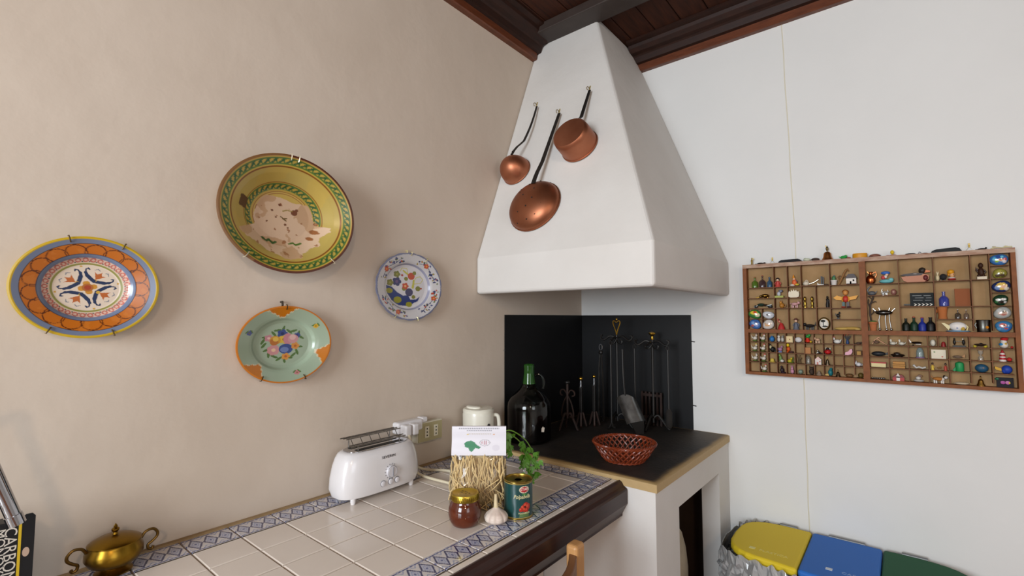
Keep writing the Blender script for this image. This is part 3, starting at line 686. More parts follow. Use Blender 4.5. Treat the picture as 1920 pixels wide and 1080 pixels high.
d = ((Xg*2-1.22)/.2)**2+((Zg-.43)/.11)**2; A.put((d < 1) & (d > .72), '#a3a0a6'); A.put((d < .45) & (np.sin(Xg*150) > 0), '#b58f98'); A.disk(1.63, .26, .14, '#cdc9d2', .1)
hv = []; 
for s in (-1, 1):
    hv.append(np.stack([off+(Xg-.5)*W*1.0, s*(.0035+.012*(1-Zg)**1.5+.0015*np.sin(Zg*9)), H+(zt-zb)*Zg], 1))
Ch = np.vstack([np.tile(hx('#d8d5dc'), (len(Xg), 1)), np.tile(hx('#d8d5dc'), (len(Xg), 1))]); Ch[:len(Xg)] = A.C
paint_mesh('paper_header', np.vstack(hv), grid_faces(nx, nz)+[tuple(len(Xg)+q for q in qq) for qq in grid_faces(nx, nz)]+[((nz-1)*nx+i, (nz-1)*nx+i+1, len(Xg)+(nz-1)*nx+i+1, len(Xg)+(nz-1)*nx+i) for i in range(nx-1)], Ch, M('paint', .4), bg)
# sauce jar
jr = thing('sauce_jar', 'small rounded glass jar of red brown sauce with a gold lid', 'jar', (.4432, -1.2956, .9))
gp = [(.026, 0), (.031, .003), (.0375, .014), (.0403, .028), (.0395, .042), (.035, .054), (.032, .0585), (.032, .062)]
MB().lathe(gp, 36).build('glass', M('#45190c', .08, noise=('#5f2a14', 45, .5)), jr, smooth=True)
l_ = MB().lathe([(.0335, .060), (.0345, .0615), (.0345, .074), (.0335, .076), (.0305, .0765), (.029, .0755), (.001, .0755)], 40).build('lid', M('#b59a3c', .28, 1.0), jr, smooth=True)
m = MB()
for k in range(40): a = 2*PI*k/40; m.box(.0343, .0350, -.0009, .0009, .063, .073); 
for k in range(40):
    a = 2*PI*k/40
    for q in range(8): x, y, z = m.v[k*8+q]; m.v[k*8+q] = (x*math.cos(a)-y*math.sin(a), x*math.sin(a)+y*math.cos(a), z)
m.build('grip_ridges', M('#9c8330', .3, 1.0), l_)
m = MB()
for k, (x, y, w) in enumerate(((-.012, .004, .006), (-.004, .006, .004), (.003, .005, .005), (-.008, -.004, .008), (.006, -.003, .004), (.012, .003, .004))): m.box(x-w/2, x+w/2, y-.0012, y+.0012, .0755, .0758)
m.build('stamped_print', M('#3a3418', .5), l_)
# garlic
g = thing('garlic_bulb', 'white garlic bulb with dry stalk between the jar and the can', 'garlic', (.4975, -1.2415, .9))
n, mm = 64, 22; v = []
for i in range(mm+1):
    t = i/mm; z = .0385*t; r = .030*math.sin(PI*min(1, .10+.86*t))**.75 if t < .97 else .005
    r = np.interp(t, [0, .08, .25, .45, .65, .82, .93, 1], [.012, .022, .0295, .030, .0245, .014, .0075, .0055])
    for k in range(n):
        a = 2*PI*k/n; lob = 1-.085*(abs(math.cos(a*4.5+.6))**6)*math.sin(PI*min(t*1.1, 1))-.02*abs(math.sin(a*13)); v.append((r*lob*math.cos(a), r*lob*math.sin(a), z))
MB().add(v, grid_faces(n, mm+1, True)).build('bulb', M('#ddd0c2', .5, noise=('#c9b3a6', 18, .5), stretch=(4, 4, .6)), g, smooth=True)
MB().tube([(0, 0, .036), (-.001, 0, .046), (-.002, .001, .056), (-.003, .002, .068)], [.0065, .005, .0042, .0036], 10).build('stalk', M('#d3c29c', .6, noise=('#b59e72', 30, .5)), g, smooth=True)
# tin can
ca = thing('tomato_can', 'dark green tomato pulp can with gold rims beside the garlic', 'can', (.5091, -1.1682, .9))
R_, H_ = .0366, .0922
GOLD = M('#a8904a', .3, 1.0)
MB().lathe([(R_-.002, 0), (R_+.0006, .0008), (R_+.0006, .0028), (R_-.001, .0042)], 48).build('bottom_rim', GOLD, ca, smooth=True)
MB().lathe([(R_-.001, H_-.0045), (R_+.0006, H_-.003), (R_+.0006, H_-.0006), (R_-.001, H_), (R_-.0022, H_-.0006), (R_-.0026, H_-.004), (.022, H_-.0045), (.0215, H_-.0038), (.010, H_-.0045), (.001, H_-.0045)], 48).build('top_rim', GOLD, ca, smooth=True)
nx, nz = 220, 70; ga, gz = np.meshgrid(np.linspace(-PI, PI, nx, endpoint=False), np.linspace(0, 1, nz)); Aa, Zz = ga.ravel(), gz.ravel()
A = Art(Aa*R_, Zz*.084, '#16403f')
a0 = .42*R_          # label centre, turned a little to the right
A.put(Zz > .985, '#a8904a').put(Zz < .015, '#a8904a').disk(a0, .070, .0135, '#d9cdb0', .0085).disk(a0, .070, .0115, '#a8202c', .0068)
A.disk(a0+.001, .058, .008, '#3d7a3c', .0022)
for x, z, r in ((.004, .030, .0085), (-.004, .026, .006), (.010, .027, .008), (-.009, .021, .005), (.001, .021, .006), (.007, .019, .005)): A.disk(a0+x, z, r, '#a8281c').disk(a0+x-.002, z+.002, r*.45, '#c8503a')
A.disk(a0+.002, .027, .003, '#4a1410').put((np.abs(Zz*.084-.007) < .0045) & (np.abs(Aa*R_-a0) < .013), '#7c8a3c', .6)
V = np.stack([R_*np.sin(Aa), -R_*np.cos(Aa), .0042+Zz*(H_-.0086)], 1); V[:, :2] = V[:, :2] @ np.array([[math.cos(YAW), math.sin(YAW)], [-math.sin(YAW), math.cos(YAW)]])
paint_mesh('paper_label', V, grid_faces(nx, nz, True), A.C, M('paint', .3, coat=.3), ca)
def on_can(z, ang): # text frame: x tangential, y up, z outwards (bent text is centred on the can axis)
    return Matrix.Translation((0, 0, z)) @ Matrix.Rotation(YAW+ang, 4, 'Z') @ basis((1, 0, 0), (0, 0, 1), (0, -1, 0))
text_mesh('label_lettering', 'STAR', .0092, M('#e8dfd0', .4), ca, xf=on_can(.0745, .42), bend=R_+.0002)
text_mesh('label_lettering', 'Polpabella', .0135, M('#d9cf9a', .4), ca, xf=on_can(.0565, .26), bend=R_+.0002, sx=.82, shear=.3)
text_mesh('label_lettering', 'POLPABELLA', .0055, M('#d9cf9a', .4), ca, xf=on_can(.0165, .42), bend=R_+.0002)
# parsley
pc = np.array([.375, -1.045, .9])
pr_ = thing('parsley_bunch', 'fresh green parsley bunch drooping behind the can', 'parsley', tuple(pc))
LEAFM = M('#5f9a2c', .4, noise=('#4a8022', 60, .6)); STEM = M('#6f9a3a', .4)
L2 = lambda p: tuple(np.array(p)-pc)
lm = MB(); lob = []
for c, r in ((-.5, .75), (0, 1.0), (.5, .75)):
    lob += [(math.sin(c-.22)*r*.72, math.cos(c-.22)*r*.72), (math.sin(c-.1)*r*.98, math.cos(c-.1)*r*.98), (math.sin(c)*r*.9, math.cos(c)*r*.9), (math.sin(c+.1)*r, math.cos(c+.1)*r), (math.sin(c+.2)*r*.7, math.cos(c+.2)*r*.7)]
pts = [(0, 0)]+[(math.sin(-1.1)*.5, math.cos(-1.1)*.5)]+lob+[(math.sin(1.1)*.5, math.cos(1.1)*.5)]
lv = [(x*.024, y*.024, .003*math.sin(x*3)-.004*y*y) for x, y in pts]
lf = [(0, i, i+1) for i in range(1, len(pts)-1)]
leaf0 = None; rg = random.Random(5)
def add_leaf(p, sc_, rot):
    global leaf0
    if leaf0 is None: o = MB().add(lv+[(x, y, z-.0006) for x, y, z in lv], lf+[tuple(len(lv)+i for i in q[::-1]) for q in lf]).build('leaf', LEAFM, pr_); leaf0 = o
    else: o = leaf0.copy(); COL.objects.link(o); o.parent = pr_
    o.location = p; o.rotation_euler = rot; o.scale = (sc_,)*3
stems = [[(.37, -1.05, .9), onp(pc, 940, 825), onp(pc, 952, 808), onp(pc, 972, 815), onp(pc, 990, 832), onp(pc, 1003, 860), onp(pc, 1003, 880)],
         [(.372, -1.048, .9), onp(pc, 938, 830), onp(pc, 950, 812), onp(pc, 968, 822), onp(pc, 984, 840), onp(pc, 992, 865), onp(pc, 993, 890)],
         [(.368, -1.046, .9), onp(pc, 938, 838), onp(pc, 948, 814), onp(pc, 956, 822), onp(pc, 957, 840)]]
for k, st in enumerate(stems):
    P = smooth_path([np.array(p)+CN*(.006*(k-1))*(i > 0) for i, p in enumerate(st)], 6); MB().tube([L2(p) for p in P], [.0024-.0012*i/len(P) for i in range(len(P))], 6).build('stem', STEM, pr_, smooth=True)
spots = [(985, 832), (994, 838), (1001, 846), (1007, 855), (1010, 862), (1003, 866), (996, 852), (987, 846), (983, 856), (989, 862), (998, 874), (1006, 876), (1010, 884), (992, 872), (985, 870), (990, 884), (997, 888), (986, 893), (993, 897), (980, 838), (975, 826), (1002, 888), (988, 878), (981, 864),
         (1008, 848), (979, 850), (1004, 870), (986, 858), (999, 842), (990, 848), (995, 880), (983, 884), (1007, 890), (952, 812), (957, 818), (951, 824), (956, 834), (953, 842), (959, 846), (962, 812), (995, 862), (1000, 857)]
for u, v_ in spots:
    p = onp(pc, u, v_)+CN*rg.uniform(-.012, .014)
    add_leaf(L2(p), rg.uniform(.75, 1.15), (PI/2+rg.uniform(-.6, .6), PI+rg.uniform(-1.0, 1.0), YAW+rg.uniform(-.6, .6)))
# brass sugar bowl
sb = thing('brass_sugar_bowl', 'tarnished brass sugar bowl with lid and two scroll handles', 'sugar bowl', (.056, -1.893, .9))
BR = M('#9c7a28', .3, 1.0, noise=('#6b4d18', 14, .7)); BRD = M('#6a5028', .4, 1.0)
MB().lathe([(.030, 0), (.031, .003), (.024, .006), (.020, .010), (.026, .013), (.040, .021), (.047, .033), (.0465, .044), (.042, .053), (.041, .056)], 36).build('body', BR, sb, smooth=True)
ld = MB().lathe([(.041, .056), (.0435, .057), (.0435, .059), (.040, .062), (.028, .068), (.012, .072), (.005, .0725)], 36).build('lid', BR, sb, smooth=True)
MB().lathe([(.005, .072), (.0035, .076), (.0065, .080), (.0065, .083), (.003, .086), (.0035, .088), (.0015, .091), (.0005, .093)], 16).build('finial', BR, ld, smooth=True)
for s in (-1, 1):
    MB().tube(smooth_path([(0, s*.043, .050), (0, s*.050, .060), (0, s*.062, .062), (0, s*.070, .054), (0, s*.070, .045), (0, s*.062, .037), (0, s*.055, .032), (0, s*.056, .024), (0, s*.062, .022), (0, s*.064, .027)]), .0028, 8).build('handle', BRD, sb, smooth=True)
# packaging with lettering
pk = thing('black_package', 'black hanging package with white rotated lettering and a yellow stripe', 'package', (.122, -2.02, .9))
P = lambda u, v_: on(0, .122, u, v_)-np.array([.122, -2.02, .9])
yR = P(65, 1000)[1]; zT = P(40, 975)[2]; yS = P(36, 1020)[1]
MB().box(-.035, 0, -.20, yS, 0, zT).build('carton', M('#131316', .4, spec=.3), pk, bevel=.002)
poly = [(yS-.002, 0), (yR, 0), (yR, zT+.003), (yR-.004, zT+.008), (yR-.012, zT+.008), (yR-.018, zT), (yS-.002, zT)]
m = MB(); nn = len(poly); m.add([(-.001, y, z) for y, z in poly]+[(.0012, y, z) for y, z in poly], [tuple(range(nn)), tuple(range(2*nn-1, nn-1, -1))]+[(i, i+nn, (i+1) % nn+nn, (i+1) % nn) for i in range(nn)]); m.build('hang_tab', M('#131316', .4, spec=.3), pk)
hc = P(48, 1034); MB().lathe([(.0055, -.001), (.0055, .0004)], 16, sx=.8, sy=1.4).build('hang_hole', M('#b59b88', .7), pk, xf=Matrix.Translation((.0012, hc[1], hc[2])) @ RX90)
MB().box(.0002, .002, yS-.0018, yS+.0018, .002, zT-.002).build('stripe', M('#c9a818', .4), pk)
ROT = basis((0, 0, -1), (0, 1, 0), (1, 0, 0))     # reads downwards
for body, u, s_ in (('CARBON', 18, .0215), ('MONOXYDE', -2, .0185)):
    y = P(u, 1020)[1]; mm_ = ROT.copy(); mm_[0][3] = .0004; mm_[1][3] = y; mm_[2][3] = zT-.008
    text_mesh('lettering', body, s_, M('#c9c2b8', .4), pk, xf=mm_, align='LEFT')
# faucet
tip = on(0, .20, 30, 978); up_ = on(0, .20, -14, 880)
fa = thing('kitchen_faucet', 'chrome kitchen faucet with a long slanted spout beside the black package', 'faucet', (.20, -2.30, .9))
loc = np.array([.20, -2.30, .9]); dirn = (up_-tip)/np.linalg.norm(up_-tip)
MB().lathe([(.027, 0), (.027, .008), (.020, .014), (.018, .06)], 24).build('base', CHROME, fa, smooth=True)
far = tip+dirn*.20
MB().tube(smooth_path([(0, 0, .05), (0, 0, .20), (0, .01, .33), tuple(far-loc+np.array([0, -.02, .03])), tuple(far-loc), tuple(tip+dirn*.1-loc), tuple(tip-loc)]), .0098, 14).build('spout', CHROME, fa, smooth=True)
MB().tube([tuple(tip+dirn*.012-loc), tuple(tip-dirn*.004-loc)], .0112, 14).build('aerator', CHROME, fa, smooth=True)
MB().tube([(0, 0, .06), (.03, 0, .075), (.08, 0, .09)], .006, 10).build('lever', CHROME, fa, smooth=True)
# chair tucked at the counter
ch = thing('wooden_chair', 'light wooden chair with rounded back posts tucked at the counter', 'chair', (.66, -1.29, 0))
cp = on(0, .652, 1076, 1016); py_ = cp[1]+1.29; pz = cp[2]
LW = M('#c99a66', .45, noise=('#b98752', 10, .6), stretch=(1, 1, .1)); LWD = M('#7d5230', .45, noise=('#69422a', 10, .6))
for s in (1, -1):
    v = []; yy = py_ if s > 0 else -py_
    prof_ = [(-.012, .42), (-.010, .6), (-.006, pz-.03), (-.004, pz-.008), (0, pz)]
    MB().box(-.02, .012, yy-.02, yy+.02, 0, pz).build('back_post', LW, ch, bevel=.008, seg=3)
m = MB(); v = []
for i in range(13):
    t = i/12*2-1; xx = -.004+.05*(1-t*t)
    for dx, dz in ((-.011, -.075), (.011, -.075), (.011, 0), (-.011, 0)): v.append((xx+dx, t*(py_-.012), pz-.02+dz))
f = [(i*4+k, i*4+(k+1) % 4, i*4+4+(k+1) % 4, i*4+4+k) for i in range(12) for k in range(4)]+[(3, 2, 1, 0), (48, 49, 50, 51)]
m.add(v, f).build('back_rail', LWD, ch, smooth=True, bevel=.004)
MB().box(-.33, .0, -py_-.02, py_+.02, .44, .465).build('seat', LW, ch, bevel=.008)
for s in (1, -1): MB().box(-.32, -.285, s*py_-.018, s*py_+.018, 0, .44).build('leg', LW, ch, bevel=.004)
# ------------------------------------------------------------------ things on the hearth
# demijohn
dj = thing('glass_demijohn', 'big clear glass jug of dark wine with a green neck on the hearth', 'glass jug', (.112, -.600, SZ))
gp = [(.078, 0), (.086, .006), (.0878, .02), (.0878, .135), (.085, .152), (.074, .172), (.055, .190), (.036, .208), (.026, .226)]
GLASS = THIN('jug_glass', '#cfd8d2', .02, 1.5)
gb_ = MB().lathe(gp, 48, cap=False).build('glass_body', GLASS, dj, smooth=True)
MB().lathe([(.072, .0035), (.082, .009), (.0845, .02), (.0845, .128), (.001, .128)], 48).build('wine', M('#100508', .12), dj, smooth=True)
MB().lathe([(.026, .224), (.0245, .238), (.0215, .262), (.0200, .284), (.0215, .290), (.0215, .300), (.0185, .303), (.0165, .298), (.0165, .23)], 32).build('neck', M('#2c6a1e', .05, trans=.6), dj, smooth=True)
e1 = lambda r, z: tuple(CR*r+np.array([0, 0, z]))
MB().tube(smooth_path([e1(.024, .258), e1(.040, .262), e1(.055, .248), e1(.060, .228), e1(.056, .205)]), .0055, 10).build('handle', THIN('handle_glass', '#aebbb4', .02, 1.5), dj, smooth=True)
q = CN*.0882*math.cos(.62)+CR*.0882*math.sin(.62)
MB().add([(-.008, -.010, 0), (.005, -.012, 0), (.008, .005, 0), (.002, .006, 0), (.0, .011, 0), (-.004, .006, 0), (-.007, .005, 0)], [(0, 1, 2, 3, 4, 5, 6)]).build('sticker', M('#d9cfc0', .6), dj, xf=basis(tuple(CR*math.cos(.62)-CN*math.sin(.62)), (0, 0, 1), tuple(CN*math.cos(.62)+CR*math.sin(.62)), (q[0], q[1], .060)))
# woven basket
bk = thing('woven_basket', 'reddish brown open weave wicker basket on the hearth slab', 'basket', (.526, -.5994, SZ))
WK = M('#8a3a1c', .35, noise=('#5f2410', 30, .6)); rb, rt, hb = .066, .104, .056
def wall_pt(a, t, d=0): r = rb+(rt-rb)*t**.75+d; return (r*math.cos(a), r*math.sin(a), .004+hb*t)
for s in (1, -1):
    m = MB()
    for k in range(30):
        a = 2*PI*k/30; m.tube([wall_pt(a+s*.55*t, t, s*.0016*math.cos(t*PI*5)) for t in np.linspace(0, 1, 12)], .0030, 5)
    tag(m.build('woven_strand', WK, bk, smooth=True), kind='stuff')
m = MB()
for z, rr in ((.0035, rb),): 
    for k in range(2): m.tube([((rr+.002)*math.cos(a), (rr+.002)*math.sin(a), z+.003*k+.001*math.sin(a*24+k*PI)) for a in np.linspace(0, 2*PI, 72, endpoint=False)], .0032, 6, closed=True)
m.lathe([(rb, .002), (rb, .005)], 36)
m.build('base', WK, bk, smooth=True)
m = MB()
for k in range(3): m.tube([((rt+.001+.0030*math.cos(a*20+k*2.09))*math.cos(a), (rt+.001+.0030*math.cos(a*20+k*2.09))*math.sin(a), .060+.0030*math.sin(a*20+k*2.09)) for a in np.linspace(0, 2*PI, 160, endpoint=False)], .0028, 5, closed=True)
m.build('braided_rim', WK, bk, smooth=True)
# fire irons
IR = M('#141312', .45, .4, noise=('#241f1b', 20, .5)); IRR = M('#1f1511', .6, .3, noise=('#38221a', 14, .5)); ASH = M('#232120', .38, .8, noise=('#555350', 26, .6))
BALL = M('#b08a35', .28, 1.0)
scr = lambda c, r, a0, a1, n=14, k=.6, ax='x': [((c[0]+(r*(1-k*i/n))*math.cos(a0+(a1-a0)*i/n)) if ax == 'x' else c[0], c[1] if ax == 'x' else c[1]+(r*(1-k*i/n))*math.cos(a0+(a1-a0)*i/n), c[2]+(r*(1-k*i/n))*math.sin(a0+(a1-a0)*i/n)) for i in range(n+1)]
def feet(m, r, zc, n=3, a0=.4):
    for k in range(n):
        a = a0+2*PI*k/n; c, s_ = math.cos(a), math.sin(a)
        m.tube(smooth_path([(0, 0, zc), (.3*r*c, .3*r*s_, zc+.012), (.7*r*c, .7*r*s_, zc*.55), (.95*r*c, .95*r*s_, .006), (1.05*r*c, 1.05*r*s_, .0065)], 5), .005, 6)
# stand with scroll top and a small cap
a1 = thing('scroll_stand', 'low rusty wrought iron stand with scrolls beside the glass jug', 'iron stand', (.134, -.35, SZ))
m = MB().tube([(0, 0, .05), (0, 0, .20)], .0055, 8); feet(m, .048, .06, 3, .2)
m.build('post', IRR, a1, smooth=True)
for s in (-1, 1):
    MB().tube(smooth_path([(0, 0, .15), (s*.016, 0, .172), (s*.034, 0, .168), (s*.036, 0, .152), (s*.024, 0, .148)], 5), .0035, 6).build('scroll', IRR, a1, smooth=True)
    MB().tube(smooth_path([(0, 0, .15), (s*.018, 0, .12), (s*.03, 0, .08), (s*.028, 0, .055), (s*.012, 0, .06)], 5), .0035, 6).build('scroll', IRR, a1, smooth=True)
MB().lathe([(.004, .198), (.012, .204), (.012, .210), (.004, .214)], 14).build('cap', IR, a1, smooth=True)
# two firedogs with brass balls
for (x, y, hgt, lab) in ((.150, -.262, .225, 'wrought iron firedog with a larger brass ball next to the scroll stand'), (.186, -.205, .232, 'wrought iron firedog with a smaller brass ball next to the tongs')):
    fd = thing('firedog', lab, 'firedog', (x, y, SZ))
    m = MB().box(-.007, .007, -.007, .007, .035, hgt-.045); m.build('post', IR, fd, bevel=.002)
    m = MB(); feet(m, .024, .05, 4, .5); m.build('feet', IRR, fd, smooth=True)
    MB().tube([(0, 0, .045), (-.01, .025, .045), (-.015, .05, .04), (-.015, .05, .004)], .005, 6).build('log_bar', IR, fd, smooth=True)
    MB().lathe([(.008, hgt-.05), (.005, hgt-.04), (.006, hgt-.032), (.004, hgt-.018)], 12).build('collar', M('#6a6a6c', .35, .9), fd, smooth=True)
    rb_ = .0095 if hgt < .23 else .008
    MB().ell((0, 0, hgt-.010), rb_, rb_, rb_).build('brass_ball', BALL, fd, smooth=True)
# tongs leaning upright
tg = thing('fire_tongs', 'long dark fire tongs with an ash grey lower end standing upright', 'tongs', (.166, -.105, SZ))
for s in (-1, 1):
    MB().tube([(s*.012, 0, .002), (s*.011, 0, .12), (s*.007, 0, .26), (s*.003, .002, .32)], [.006, .0055, .005, .005], 6).build('arm', ASH if s < 0 else IR, tg, smooth=True)
MB().ell((0, .002, .325), .011, .008, .012, 12, 8).build('pivot', IR, tg, smooth=True)
MB().tube([(.008*math.cos(a), .002, .350+.014*math.sin(a)) for a in np.linspace(0, 2*PI, 20, endpoint=False)], .0022, 6, closed=True).build('ring', STEEL, tg, smooth=True)
# tool stands
def tool_stand(label, loc, hgt, top):
    s_ = thing('tool_stand', label, 'tool stand', loc)
    m = MB().tube([(0, 0, .03), (0, 0, hgt)], .0055, 8); m.build('pole', IR, s_, smooth=True)
    m = MB(); feet(m, .066, .05, 3, .35); m.build('feet', IR, s_, smooth=True)
    for sx in (-1, 1):
        MB().tube(smooth_path([(0, 0, hgt-.012), (sx*.03, -.004, hgt-.004), (sx*.06, -.006, hgt-.022), (sx*.075, -.006, hgt-.016), (sx*.078, -.006, hgt-.004), (sx*.068, -.006, hgt-.001)], 5), .0045, 6).build('hook_arm', IR, s_, smooth=True)
        MB().tube(smooth_path([(0, -.004, hgt-.02), (sx*.012, -.008, hgt-.036), (sx*.026, -.008, hgt-.036), (sx*.030, -.008, hgt-.026), (sx*.020, -.008, hgt-.022)], 5), .0038, 6).build('scroll', IR, s_, smooth=True)
    MB().tube(smooth_path([(0, 0, hgt-.012), (0, -.03, hgt-.01), (0, -.045, hgt-.02), (0, -.05, hgt-.012)], 5), .0045, 6).build('hook_arm', IR, s_, smooth=True)
    if top == 'loop':
        MB().tube(smooth_path([(0, 0, hgt), (-.004, 0, hgt+.02), (-.017, 0, hgt+.055), (-.012, 0, hgt+.066), (0, 0, hgt+.058), (.012, 0, hgt+.066), (.017, 0, hgt+.055), (.004, 0, hgt+.02), (0, 0, hgt)], 5), .0026, 6).build('brass_loop', BALL, s_, smooth=True)
        MB().ell((0, 0, hgt+.072), .005, .004, .007, 10, 8).build('brass_bead', BALL, s_, smooth=True)
    else:
        MB().lathe([(.004, hgt-.002), (.0065, hgt+.006), (.005, hgt+.016), (.009, hgt+.021), (.015, hgt+.026), (.016, hgt+.032), (.008, hgt+.036), (.001, hgt+.037)], 16).build('brass_knob', BALL, s_, smooth=True)
    return s_
tool_stand('tall wrought iron tool stand topped by a pierced brass loop', (.285, -.17, SZ), .412, 'loop')
tool_stand('wrought iron tool stand topped by a round brass knob near the panel edge', (.425, -.105, SZ), .392, 'knob')
def rod(name, label, cat, x, y, z0, z1, end=None):
    t_ = thing(name, label, cat, (x, y, SZ))
    MB().tube([(0, 0, z0), (0, 0, z1)], .0042, 7).build('shaft', IR, t_, smooth=True)
    MB().tube(smooth_path([(0, 0, z1-.004), (.007, 0, z1+.008), (0, 0, z1+.018), (-.007, 0, z1+.008), (0, 0, z1-.004)], 4), .0028, 6).build('eye', IR, t_, smooth=True)
    return t_
pk1 = rod('fire_poker', 'thin iron poker hanging from the loop topped stand', 'poker', .285, -.228, .03, .372)
MB().tube(smooth_path([(0, 0, .034), (.006, 0, .016), (.02, 0, .012)], 4), .004, 6).build('tip', IR, pk1, smooth=True)
pk2 = rod('fire_poker', 'iron poker hanging from the knob topped stand on the tongs side', 'poker', .349, -.124, .02, .352)
MB().tube(smooth_path([(0, 0, .024), (-.004, 0, .012), (-.016, 0, .010)], 4), .004, 6).build('tip', IR, pk2, smooth=True)
br = rod('hearth_brush', 'iron hearth brush hanging from the knob topped stand by the panel edge', 'brush', .502, -.124, .10, .352)
m = MB(); m.lathe([(.009, .02), (.013, .03), (.014, .085), (.006, .10)], 14); m.build('bristles', M('#1c1713', .9), br, smooth=True)
# shovel leaning out
sh = thing('fire_shovel', 'ash grey iron fire shovel leaning face out behind the basket', 'shovel', (.40, -.215, SZ))
sc_ = np.array([.40, -.215, SZ]); q_ = lambda u, v_: onp(sc_+CN*.01, u, v_)-sc_
nx, nz = 15, 14; v = []
TL, TR_, BL, BR_ = q_(1155, 746), q_(1190, 747), q_(1172, 793), q_(1207, 786)
for s in (0, -.0025):
    for j in range(nz):
        t_ = j/(nz-1)
        for i in range(nx):
            u = i/(nx-1); a_ = (TL*(1-u)+TR_*u)*(1-t_)+(BL*(1-u)+BR_*u)*t_; e_ = abs(2*u-1)
            v.append(a_+CN*(.018*t_+.012*e_**4-s)+np.array([0, 0, .016*(1-e_**2)*(1-t_)**3]))
N_ = nx*nz; f = grid_faces(nx, nz)+[tuple(N_+q for q in qq[::-1]) for qq in grid_faces(nx, nz)]
edge = [i for i in range(nx)]+[j*nx+nx-1 for j in range(1, nz)]+[(nz-1)*nx+i for i in range(nx-2, -1, -1)]+[j*nx for j in range(nz-2, 0, -1)]
f += [(edge[i], edge[(i+1) % len(edge)], N_+edge[(i+1) % len(edge)], N_+edge[i]) for i in range(len(edge))]
MB().add(v, f).build('blade', ASH, sh, smooth=True)
lp = [q_(1180, 790)+CN*.014, q_(1206, 787)+CN*.014, q_(1206, 806)+CN*.01, q_(1192, 806)+CN*.01]; lp[2][2] = lp[3][2] = .001
MB().add(lp+[p-CN*.012 for p in lp], [(0, 1, 2, 3), (7, 6, 5, 4), (0, 4, 5, 1), (1, 5, 6, 2), (2, 6, 7, 3), (3, 7, 4, 0)]).build('back_plate', IR, sh)
MB().tube(smooth_path([q_(1172, 742), q_(1170, 725), q_(1168, 690), q_(1167, 655)], 5), .0045, 7).build('handle', IR, sh, smooth=True)
gr = thing('rusty_grate', 'small rusty iron grate leaning on the back panel between the tool stands', 'grate', (.385, -.028, SZ))
for k in range(6): MB().box(-.045+.018*k-.004, -.045+.018*k+.004, -.004, .004, 0, .15).build('bar', IRR, gr)
MB().box(-.05, .05, -.006, .002, .03, .042).box(-.05, .05, -.006, .002, .13, .142).build('crossbar', IRR, gr)

# ------------------------------------------------------------------ recycling bins
BZ = .612
cx0, cx1 = .775, 1.445; seams = (1.002, 1.2085); yb = -.035; yd = -.345
def outline(x0, x1, rl, rr, grow=0.0):
    """plan outline of one bin; rounded left end when rl, right end when rr"""
    P = []; ex = .155
    xa, xb = x0-grow*(1 if rl else 0), x1+grow*(1 if rr else 0); b0 = yb+min(grow, .01)
    fy = lambda x: yd-grow-.035*math.sin(PI*min(max((x-cx0)/(cx1-cx0), 0), 1))
    def end(xc, sg, a0):
        f0 = fy(xc); cy = (f0+b0)/2
        for k in range(15):
            a = a0+PI*k/14; P.append((xc+ex*math.copysign(abs(math.cos(a))**.75, math.cos(a)), cy+(b0-cy)*math.copysign(abs(math.sin(a))**.6, math.sin(a))))
    if rl: end(xa+ex, -1, PI/2)
    else: P.append((xa, b0)); P.append((xa, fy(xa)))
    xs, xe = (xa+ex if rl else xa), (xb-ex if rr else xb)
    for k in range(1, 7): x = xs+(xe-xs)*k/7; P.append((x, fy(x)))
    if rr: end(xb-ex, 1, -PI/2)
    else: P.append((xb, fy(xb))); P.append((xb, b0))
    return P
def slab(P, z0, z1, tilt=0): 
    n = len(P); zz = lambda y: tilt*(y-yb)
    return MB().add([(x, y, z0+zz(y)) for x, y in P]+[(x, y, z1+zz(y)) for x, y in P], [tuple(range(n-1, -1, -1)), tuple(range(n, 2*n))]+[(i, (i+1) % n, (i+1) % n+n, i+n) for i in range(n)])
bins = [('yellow', '#dcc02e', cx0, seams[0], True, False, 'PLASTICA'), ('blue', '#2f6cc0', seams[0], seams[1], False, False, 'CARTA'), ('green', '#0f5230', seams[1], cx1, False, True, 'VETRO')]
GREY = M('#5d5f60', .5)
for nm, colr, x0, x1, rl, rr, txt in bins:
    b_ = thing('recycling_bin', {'yellow': 'recycling bin with a rounded yellow lid beside the hearth', 'blue': 'recycling bin with a square blue lid between the yellow and green ones', 'green': 'recycling bin with a dark green lid against the wall'}[nm], 'recycling bin', ((x0+x1)/2, (yb+yd)/2, 0))
    mt = Matrix.Translation((-(x0+x1)/2, -(yb+yd)/2, 0))
    slab(outline(x0+.003, x1-.003, rl, rr, -.016), 0, BZ-.03).build('bin_body', GREY, b_, xf=mt, bevel=.006)
    ldm = M(colr, .55, spec=.2)
    lid = slab(outline(x0+.001, x1-.001, rl, rr), BZ-.03, BZ-.002, .0).build('lid', ldm, b_, xf=mt, bevel=.009, seg=3)
    hx0, hx1 = x0+(.12 if rl else .05), x1-(.12 if rr else .05)
    MB().tube([(hx0, yb+.008, BZ-.006), (hx1, yb+.008, BZ-.006)], .006, 10).build('hinge', M('#7d7f80', .35, .3), b_, xf=mt, smooth=True)
    if txt != 'VETRO':
        cxm = (x0+x1)/2+(.015 if rl else .02)
        text_mesh('lid_lettering', txt, .020, M({'yellow': '#d9c860', 'blue': '#7f9fcc'}[nm], .4), lid, xf=mt @ basis((1, 0, 0), (0, 1, 0), (0, 0, 1), (cxm+.02, yd+.035, BZ-.002)), ext=.0006)
        MB().box(-.009, .009, -.008, .008, 0, .0008).build('emblem', M({'yellow': '#ddd27a', 'blue': '#c8d2dc'}[nm], .4), lid, xf=mt @ Matrix.Translation((cxm-.045, yd+.037, BZ-.002)))
